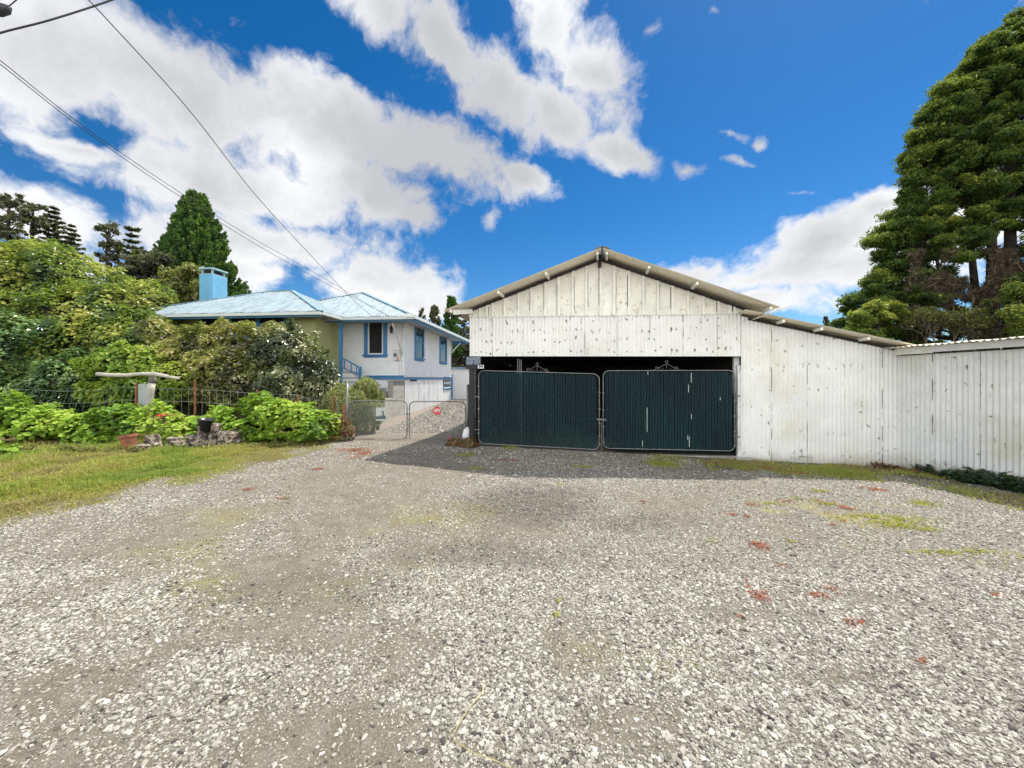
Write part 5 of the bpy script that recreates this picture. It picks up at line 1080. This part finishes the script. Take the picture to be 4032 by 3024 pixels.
# the great dark conifer behind the chimney: many upright needle tufts
def conifer(name, label, px, ytop, ybase, Y, wpx, m_, n, tuft=.35, profile=None, group=None, nl=26, lean=0, needle=.10, cat='conifer'):
    top = A(px, ytop, Y); base_ = A(px, ybase, Y); gz0 = float(gz(base_.x, Y)); t = thing(name, label, cat, Vector((base_.x, Y, gz0)), group); H = top.z - base_.z; R = wpx / F * Y
    prof = profile or (lambda k: (1 - k) ** .75)
    MB().tube([Vector((base_.x, Y, gz0)), Vector((base_.x, Y, base_.z + H * .5)), top - UZ * .1], [.035 * H, .02 * H, .01], 7).build('trunk', MT['barkdark'], t, smooth_=True)
    k = rng.random(n) ** 1.35; a_ = rng.random(n) * 2 * np.pi; rr = R * np.array([prof(q) for q in k]) * (.62 + .42 * rng.random(n)) * (1 + .12 * np.sin(a_ * 3 + k * 9))
    C_ = np.stack([base_.x + rr * np.cos(a_), Y + rr * np.sin(a_), base_.z + k * H], 1); C_ = C_[(np.sin(a_) < .45)]; aa = a_[(np.sin(a_) < .45)]; n = len(C_)
    dirs = np.stack([np.cos(aa) * .55, np.sin(aa) * .55, np.full(n, .85)], 1); idx = np.repeat(np.arange(n), nl); tt_ = rng.random(len(idx))
    j = sph(len(idx)) * .20 * tuft; p = C_[idx] + dirs[idx] * (tt_ * tuft * 1.1)[:, None] + j * (1.1 - tt_[:, None] * .6)
    nr = np.cross(dirs[idx] + sph(len(idx)) * .7, sph(len(idx)))
    cl = rng.normal(0, .15, n); tt = .40 + cl[idx] + .35 * (tt_ - .5) + rng.normal(0, .12, len(idx))
    link('crown', leaf_mesh('crown', p, nr, needle * np.exp(rng.normal(0, .25, len(idx))), tt, elong=2.2), m_, t)
    return t
conifer('conifer', 'tall broad dark green conifer rising behind the blue chimney', 775, 800, 1230, 34, 172, L_conifer, 1500, .95, profile=lambda k: (1 - k) ** .92, nl=90, needle=.12)
def layered(name, label, px, ytop, ybase, Y, wpx, m_, tiers, group=None, shape=None):
    top = A(px, ytop, Y); base_ = A(px, ybase, Y); H = top.z - base_.z; R = wpx / F * Y; gz0 = float(gz(base_.x, Y)); t = thing(name, label, 'conifer', Vector((base_.x, Y, gz0)), group); s = MB(); s.tube([Vector((base_.x, Y, gz0)), top], [.025 * H, .008], 6); C_, N_ = [], []
    for i in range(tiers):
        k = (i + .3) / tiers; z = base_.z + H * k; r = R * (shape(k) if shape else (1 - k) ** .8 + .06)
        for b in range(7):
            a_ = b * .9 + i * 1.7 + random.uniform(-.2, .2); rr = r * random.uniform(.7, 1.1); e_ = Vector((base_.x + rr * math.cos(a_), Y + rr * math.sin(a_), z + rr * .22)); m0 = Vector((base_.x, Y, z)); s.tube([m0, m0.lerp(e_, .6) - UZ * .03, e_], [.03, .02, .008], 4, cap=False)
            for q in np.linspace(.25, 1.05, int(8 + rr * 14)):
                for _ in range(4): c_ = m0.lerp(e_, float(q)); C_.append((c_.x + random.gauss(0, .07 * R), c_.y + random.gauss(0, .07 * R), c_.z + random.gauss(0, .035 * R))); N_.append((random.gauss(0, .4), random.gauss(0, .4), 1))
    s.build('trunk', MT['barkdark'], t); C_ = np.array(C_); link('crown', leaf_mesh('crown', C_, np.array(N_), .11 * Y / 40 * np.exp(rng.normal(0, .3, len(C_))), .45 + rng.normal(0, .2, len(C_)), elong=2.2), m_, t); return t
layered('conifer', 'slim tiered conifer, taller of the pair standing above the hedge', 213, 808, 1010, 38, 52, L_far, 11, group='slim conifers above the hedge'); layered('conifer', 'slim tiered conifer, shorter one standing right of its neighbour above the hedge', 282, 878, 1020, 38, 40, L_far, 8, group='slim conifers above the hedge')
layered('conifer', 'thin conifer with a flat drooping top between the hedge and the dark conifer', 520, 890, 1130, 36, 60, L_far, 10, shape=lambda k: .55 + .35 * math.sin(k * 5) + (.25 if k > .85 else 0))
def cl(px, py, Y, r, dy=0): v = A(px, py, Y + dy); return (tuple(v), r / F * Y)
def rtree(name, label, x0, x1, y0, y1, Y, n, m_, size, per, group=None, rr=(24, 40), base_y=1250, **kw):
    cs = []
    for _ in range(n):
        u = random.random() * 2 - 1; v = random.random(); w_ = math.sin(math.pi * min(1, v * .75 + .22)) ** .6
        cs.append(cl((x0 + x1) / 2 + u * (x1 - x0) / 2 * w_, y0 + v * (y1 - y0), Y, random.uniform(*rr), random.uniform(-1.2, 1.2)))
    xm = (x0 + x1) / 2; b0 = A(xm, base_y, Y); b0.z = float(gz(b0.x, Y)); 
    tr_ = [([b0, A(xm + 6, (y1 + base_y) / 2, Y), A(xm - 8, (y0 + y1) / 2, Y), A(xm, y0 + 20, Y)], .28 * Y / 40, .05)]
    return tree(name, label, tr_, cs, m_, size, per, group=group, limb_r=.06, **kw)
g_ = 'grey-green trees on the skyline behind the hedge'
rtree('skyline_tree', 'open-crowned tall tree at the far left edge of the skyline', -20, 100, 765, 1010, 36, 75, L_far, .13, 70, g_, (8, 17), 1100, solid=.1, flat=.8, spread=1)
rtree('skyline_tree', 'open-crowned tree with bare trunks right of the leftmost skyline tree', 80, 185, 795, 1010, 37, 60, L_far, .13, 60, g_, (7, 15), 1100, solid=.1, flat=.8, spread=1)
rtree('skyline_tree', 'sparse dark tree left of the flat-topped thin conifer', 380, 475, 885, 1120, 36, 60, L_far, .13, 60, g_, (7, 16), 1200, solid=.1, flat=.8, spread=1)
rtree('skyline_tree', 'grey-brown rounded tree behind the hedge left of the chimney', 470, 680, 1000, 1260, 30, 34, L_far, .16, 330, g_, (26, 42), 1300, tint=(.3, .2))
rtree('skyline_tree', 'olive-green tree with visible branches directly left of the chimney', 640, 800, 1045, 1230, 26, 26, L_olive, .13, 330, g_, (22, 38), 1300, tint=(.4, .2))
g2_ = 'trees between the house and the shed'
rtree('backdrop_tree', 'mottled grey-green tree filling the gap between house and shed', 1745, 1900, 1290, 1500, 34, 36, L_far, .15, 330, g2_, (22, 36), 1520, tint=(.6, .25))
rtree('backdrop_tree', 'far grey-green tree mostly hidden behind the shed', 1880, 2120, 1300, 1500, 38, 34, L_far, .16, 260, g2_, (24, 40), 1520, tint=(.5, .25))
rtree('backdrop_tree', 'sparse leafy tree against the cloud beside the shed eave', 1785, 1880, 1255, 1340, 36, 30, L_far, .12, 60, g2_, (6, 13), 1400, solid=.1)
conifer('backdrop_conifer', 'narrow dark conifer tip standing right beside the shed roof tip', 1778, 1182, 1400, 33, 34, L_conifer, 420, .35, group=g2_, nl=16, needle=.13, profile=lambda k: (1 - k) ** .6)
conifer('backdrop_conifer', 'pale small conifer above the house side gutter', 1712, 1215, 1330, 40, 30, L_far, 200, .35, group=g2_, nl=14, needle=.14); conifer('backdrop_conifer', 'tiny conifer tip just right of the main roof hip', 1662, 1222, 1300, 42, 16, L_far, 80, .3, group=g2_, nl=12, needle=.13)
conifer('backdrop_conifer', 'tiny conifer tip above the lean-to roof at the right', 3250, 1258, 1330, 45, 14, L_far, 80, .35, nl=12, needle=.14)

# the huge cypress at the right
YC = 17.0
cs = []
sil = [(80, 4010), (130, 3930), (200, 3840), (330, 3730), (450, 3650), (560, 3600), (700, 3568), (800, 3555), (880, 3500), (930, 3430), (990, 3470), (1060, 3480), (1120, 3420), (1180, 3355), (1260, 3320), (1330, 3310)]
sy = [s[0] for s in sil]; sx = [s[1] - 45 for s in sil]
gaps = [(3985, 640, 40, 40), (3850, 1010, 170, 70), (3980, 850, 70, 160), (3900, 1150, 130, 140), (3720, 1050, 110, 45), (3960, 1280, 120, 100)]
while len(cs) < 1500:
    py = random.uniform(40, 1400); xl = float(np.interp(py, sy, sx)) + 35; px = xl + (4550 - xl) * random.random() ** 1.1
    if any(((px - g[0]) / g[2]) ** 2 + ((py - g[1]) / g[3]) ** 2 < 1 for g in gaps) and random.random() < .7: continue
    if py > 1010 and px > 3640 and random.random() < .45: continue
    edge = (px - xl) / 500; Yc = YC + random.uniform(-2.2, 2.6) * min(1, .25 + edge)
    cs.append(cl(px, py, Yc, random.uniform(20, 46)))
TRK = []
for x0, y0, x1, y1, r0 in ((3860, 1400, 3800, 700, .22), (3905, 1400, 3890, 560, .30), (3985, 1400, 3980, 420, .34), (3760, 1400, 3660, 900, .14), (4080, 1400, 4090, 200, .40), (4200, 1400, 4260, 300, .3), (3840, 1400, 3700, 1080, .10)):
    Yt = YC + random.uniform(-.6, .8); b0 = A(x0, y0, Yt); b0.z = .0; TRK.append(([b0, A(x0, y0 - 60, Yt), A((x0 + x1) / 2 + random.uniform(-15, 15), (y0 + y1) / 2, Yt), A(x1, y1, Yt)], r0, r0 * .3))
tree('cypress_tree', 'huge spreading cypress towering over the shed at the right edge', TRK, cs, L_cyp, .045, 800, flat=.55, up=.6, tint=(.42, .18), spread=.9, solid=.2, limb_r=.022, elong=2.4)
cyp = bpy.data.objects['cypress_tree']; q_ = 70000
C_ = np.stack([3560 + rng.random(q_) * 700, 980 + rng.random(q_) * 420, YC + rng.normal(0, .9, q_)], 1); cm = fbm(C_[:, 0] / 60, C_[:, 1] / 60, 1.0, 66, 4); C_ = C_[cm > .46]
C_ = np.stack([(C_[:, 0] - CX) / F * C_[:, 2], C_[:, 2], EYE + (HY - C_[:, 1]) / F * C_[:, 2]], 1)
link('dead_twigs', leaf_mesh('dead_twigs', C_, rng.normal(size=C_.shape), .022 * np.exp(rng.normal(0, .3, len(C_))), .4 + rng.normal(0, .25, len(C_)), elong=14), leafmat('twig_brown', [(.04, .03, .02), (.10, .08, .055), (.20, .16, .11)], 0, .9, .1), cyp)
# bare twiggy bush in front of the cypress and a green one at its left foot
tw = thing('bare_bush', 'twiggy half-bare bush in front of the cypress trunks', 'shrub', A(3730, 1380, 14.5)); s = MB(); C_ = []
def twig(p, d, L, r, dep):
    q = p + d * L; s.tube([p, p.lerp(q, .5) + Vector((random.uniform(-.04, .04), 0, random.uniform(-.03, .03))), q], [r, r * .8, r * .6], 4, cap=False)
    if dep == 0: C_.append(tuple(q)); return
    for _ in range(3 if dep > 2 else 2): twig(q, (d + Vector((random.gauss(0, .5), random.gauss(0, .4), random.gauss(.1, .35)))).normalized(), L * random.uniform(.62, .85), r * .66, dep - 1)
for px in (3640, 3690, 3740, 3790, 3840): b0 = A(px, 1400, 14.5); twig(b0, Vector((random.uniform(-.3, .3), 0, 1)).normalized(), .5, .024, 6)
s.build('branches', mat('grey_twig', (.16, .13, .10), .9, .2), tw)
C_ = np.array(C_); C_ = np.repeat(C_, 3, 0) + rng.normal(0, .07, (len(C_) * 3, 3)); link('leaves', leaf_mesh('leaves', C_, rng.normal(size=C_.shape) + [0, 0, .6], .05 * np.exp(rng.normal(0, .3, len(C_))), .4 + rng.normal(0, .2, len(C_))), L_olive, tw)
cs = [cl(random.uniform(3330, 3520), random.uniform(1180, 1390), 14.6, random.uniform(24, 44), random.uniform(-.8, .8)) for _ in range(46)]; cs = [c for c in cs if c[0][2] < 1.6 + (HY - np.interp((c[0][0] / c[0][1]) * F + CX, [3310, 3400, 3480, 3560], [1330, 1210, 1180, 1180])) / F * 14.6]
tree('cypress_sapling', 'lighter yellow-green young cypress at the left foot of the huge one', [([A(3450, 1480, 14.6), A(3455, 1350, 14.6), A(3450, 1230, 14.6)], .08, .03)], cs, L_cyp, .06, 520, flat=.55, up=.7, tint=(.72, .16), elong=2.4)
cs = [cl(random.uniform(3990, 4200), random.uniform(1110, 1390), 13.5, random.uniform(24, 44), random.uniform(-.5, .5)) for _ in range(30)]
tree('leafy_shrub', 'bright green shrub at the extreme right edge above the wing roof', [([A(4080, 1480, 13.5), A(4080, 1350, 13.5), A(4080, 1200, 13.5)], .08, .03)], cs, L_hedge, .06, 420, flat=.8, tint=(.55, .2))

# ---------------------------------------------------------------- grass and ground cover (uncountable)
def blades(name, label, X_, Y_, h, m_, w=.004, tint=None, lean=.5):
    n = len(X_); z = groundz(X_, Y_); a_ = rng.random(n) * 2 * np.pi; ln_ = np.abs(rng.normal(0, lean, n)); hh = h * np.exp(rng.normal(0, .35, n)); dx, dy = np.cos(a_), np.sin(a_); ww = w * (.7 + .6 * rng.random(n))
    b = np.stack([X_, Y_, z], 1); s_ = np.stack([-dy, dx, 0 * dx], 1) * ww[:, None]; t1 = np.stack([dx * ln_ * hh * .35, dy * ln_ * hh * .35, hh * .62], 1); t2 = np.stack([dx * ln_ * hh, dy * ln_ * hh, hh * (1 - .3 * np.clip(ln_, 0, 1.5))], 1)
    V = np.stack([b - s_, b + s_, b + t1 + s_ * .8, b + t1 - s_ * .8, b + t2], 1).reshape(-1, 3); f = (np.array([(0, 1, 2), (0, 2, 3), (3, 2, 4)])[None] + (np.arange(n) * 5)[:, None, None]).reshape(-1, 3)
    tt = (.5 + rng.normal(0, .22, n)) if tint is None else tint
    return tag(link(name, np_mesh(name, V, f, np.repeat(np.clip(tt, 0, 1), 5)), m_), label, kind='stuff')
L_grass = leafmat('verge_grass', [(.34, .27, .13), (.44, .39, .12), (.38, .39, .09), (.22, .29, .06)], .4, .6, .2)
L_dry = leafmat('dry_grass', [(.28, .23, .09), (.33, .30, .10), (.26, .28, .07)], .3, .7, .2)
n = 240000; Yv = np.sqrt(rng.random(n) * (9.6 ** 2 - 2.4 ** 2) + 2.4 ** 2); vx = verge_x(Yv); Xv = vx + .5 - rng.random(n) ** 1.1 * 7.2
mk = sst(vx - Xv + (fbm(Xv, Yv, 2.2, 5, 4) - .5) * 1.3, -.45, .55); keep = (rng.random(n) < mk) & (Xv > -1.9 * Yv - .6) 
Xv, Yv, vx = Xv[keep], Yv[keep], vx[keep]; dv = vx - Xv
hv = .02 + .05 * sst(dv, .2, 2.2) + .17 * (fbm(Xv, Yv, 2.3, 71, 4) - .45) * sst(dv, .1, .8); tv = np.clip(.15 + .5 * sst(dv, 0, 1.2) + (fbm(Xv, Yv, 1.3, 22, 4) - .5) * 3.0 + rng.normal(0, .25, len(Xv)), 0, 1)
blades('verge_grass', 'yellow-green grass verge between the gravel and the flower bed', Xv, Yv, np.maximum(hv, .012), L_grass, .0045, tv, 1.0)
X_, Y_ = scatter(200000, 4.0, 9); s_ = masks(X_, Y_)[5]; wdd = wall_d(X_, Y_); keep = (rng.random(len(X_)) < s_ * sst(fbm(X_, Y_, 2.6, 91, 4), .40, .56)) & (wdd > .03) & (X_ > 1.2)
X_, Y_ = X_[keep], Y_[keep]; blades('wall_grass', 'patchy shaded grass and weeds along the shed walls', X_, Y_, .022 + .03 * fbm(X_, Y_, 1.8, 33, 2), L_grass, .004, np.clip(.45 + (fbm(X_, Y_, 1.3, 23, 3) - .5) * 2, 0, 1), .7)
XS, YS, TS, HS = [], [], [], []
for px, py, rx, ry, n, h in ((2610, 1826, 60, 14, 1500, .03), (3300, 1862, 130, 22, 3200, .05), (2920, 1835, 90, 16, 1200, .03), (2010, 1762, 30, 8, 300, .05), (1830, 1790, 40, 8, 300, .02), (1870, 1845, 26, 6, 160, .02), (2300, 1838, 60, 6, 200, .02), (2200, 1905, 20, 4, 60, .015), (3120, 1860, 100, 20, 900, .03)):
    x, y = gp(px, py); sx_ = rx / F * y; sy_ = abs(gp(px, py - ry)[1] - gp(px, py + ry)[1]) / 2; XS.append(x + rng.normal(0, .5, n) * sx_); YS.append(y + rng.normal(0, .5, n) * sy_); TS.append(np.clip(rng.normal(.7, .2, n), 0, 1)); HS.append(np.full(n, h))
X_, Y_, T_, H_ = map(np.concatenate, (XS, YS, TS, HS)); k = wall_d(X_, Y_) > .03; blades('grass_tufts', 'small grass tufts growing through the gravel by the shed', X_[k], Y_[k], H_[k], L_grass, .004, T_[k], .8)
# creeping moss and red sedum
def creeping(name, label, spots, m_, size, dens_):
    C_, T_ = [], []
    for px, py, rx, ry in spots:
        x, y = gp(px, py); sx_ = rx / F * y; y0, y1 = gp(px, py + ry)[1], gp(px, py - ry)[1]; n = max(20, int(dens_ * sx_ * (y1 - y0) / 2 * 3.14)); X_ = x + rng.normal(0, .45, n) * sx_; Y_ = (y0 + y1) / 2 + rng.normal(0, .45, n) * (y1 - y0) / 2
        kk = (vn(X_, Y_, 14, 3) > .35) & (wall_d(X_, Y_) > .03); X_, Y_ = X_[kk], Y_[kk]; C_.append(np.stack([X_, Y_, groundz(X_, Y_) + .006 + rng.random(len(X_)) * .014], 1))
    C_ = np.concatenate(C_); n = len(C_); tag(link(name, leaf_mesh(name, C_, rng.normal(size=(n, 3)) * .5 + [0, 0, 1], size * np.exp(rng.normal(0, .3, n)), .5 + rng.normal(0, .25, n)), m_), label, kind='stuff')
L_sedum = leafmat('red_sedum', [(.20, .05, .04), (.32, .08, .06), (.42, .13, .09), (.30, .17, .07)], .2, .6, .2)
L_yel = leafmat('yellow_moss', [(.26, .23, .06), (.36, .34, .07), (.44, .44, .10)], .2, .7, .1)
red = [(2990, 2152, 55, 22), (3125, 2175, 24, 10), (2988, 2350, 55, 30), (3220, 2350, 50, 18), (3280, 2325, 40, 14), (3370, 2460, 55, 20), (2930, 2422, 30, 12), (2890, 2025, 35, 8), (2935, 2032, 26, 8), (2415, 1958, 18, 5), (2530, 1980, 20, 7), (3330, 2000, 35, 12), (3280, 2030, 26, 8), (3345, 2060, 40, 10), (2960, 1990, 30, 6), (3100, 1975, 40, 6), (3270, 2070, 30, 6), (3070, 2233, 28, 10), (3920, 2350, 30, 12), (3640, 2610, 30, 10), (2000, 1812, 50, 6),
       (1400, 1775, 70, 10), (1440, 1790, 50, 10), (1385, 1806, 40, 8), (1500, 1700, 60, 14), (1370, 1730, 50, 10), (1120, 1965, 30, 5), (1700, 1690, 60, 10), (3000, 1845, 90, 8), (3150, 1865, 80, 8), (3450, 1930, 60, 8), (970, 1930, 40, 6), (3250, 1975, 40, 6), (1250, 1850, 30, 6)]
creeping('red_groundcover', 'small patches of red creeping succulent scattered over the gravel', red, L_sedum, .010, 4200)
yel = [(3480, 2045, 190, 24), (3560, 2075, 120, 18), (3650, 2090, 60, 10), (3160, 1965, 70, 7), (3260, 1985, 70, 8), (3650, 1985, 70, 16), (3230, 1935, 50, 6), (3130, 2095, 40, 6), (3120, 2135, 30, 8), (2810, 2140, 20, 7), (2190, 2425, 18, 8), (2200, 2370, 12, 8), (3700, 2180, 150, 12), (3850, 2175, 80, 10), (3030, 1985, 60, 5), (3900, 2220, 60, 8)]
creeping('yellow_moss', 'yellow-green moss patches in the gravel at the right', yel, L_yel, .010, 4600)
st_ = MB()
def straw(pts, r=.0025):
    P_ = []
    for px, py in pts: x, y = gp(px, py); P_.append(Vector((x, y, float(groundz(x, y)) + .022)))
    st_.tube(P_, r, 4, cap=False)
straw([(1780, 2920), (1800, 2880), (1850, 2800), (1900, 2740), (1905, 2700)]); straw([(1785, 2925), (1850, 2975), (1950, 3010), (2010, 3040)]); 
tag(st_.build('dry_stalk', mat('straw', (.45, .38, .18), .8), loc=(0, 0, 0)), 'long dry grass stalk lying bent on the foreground gravel', 'grass stalk')
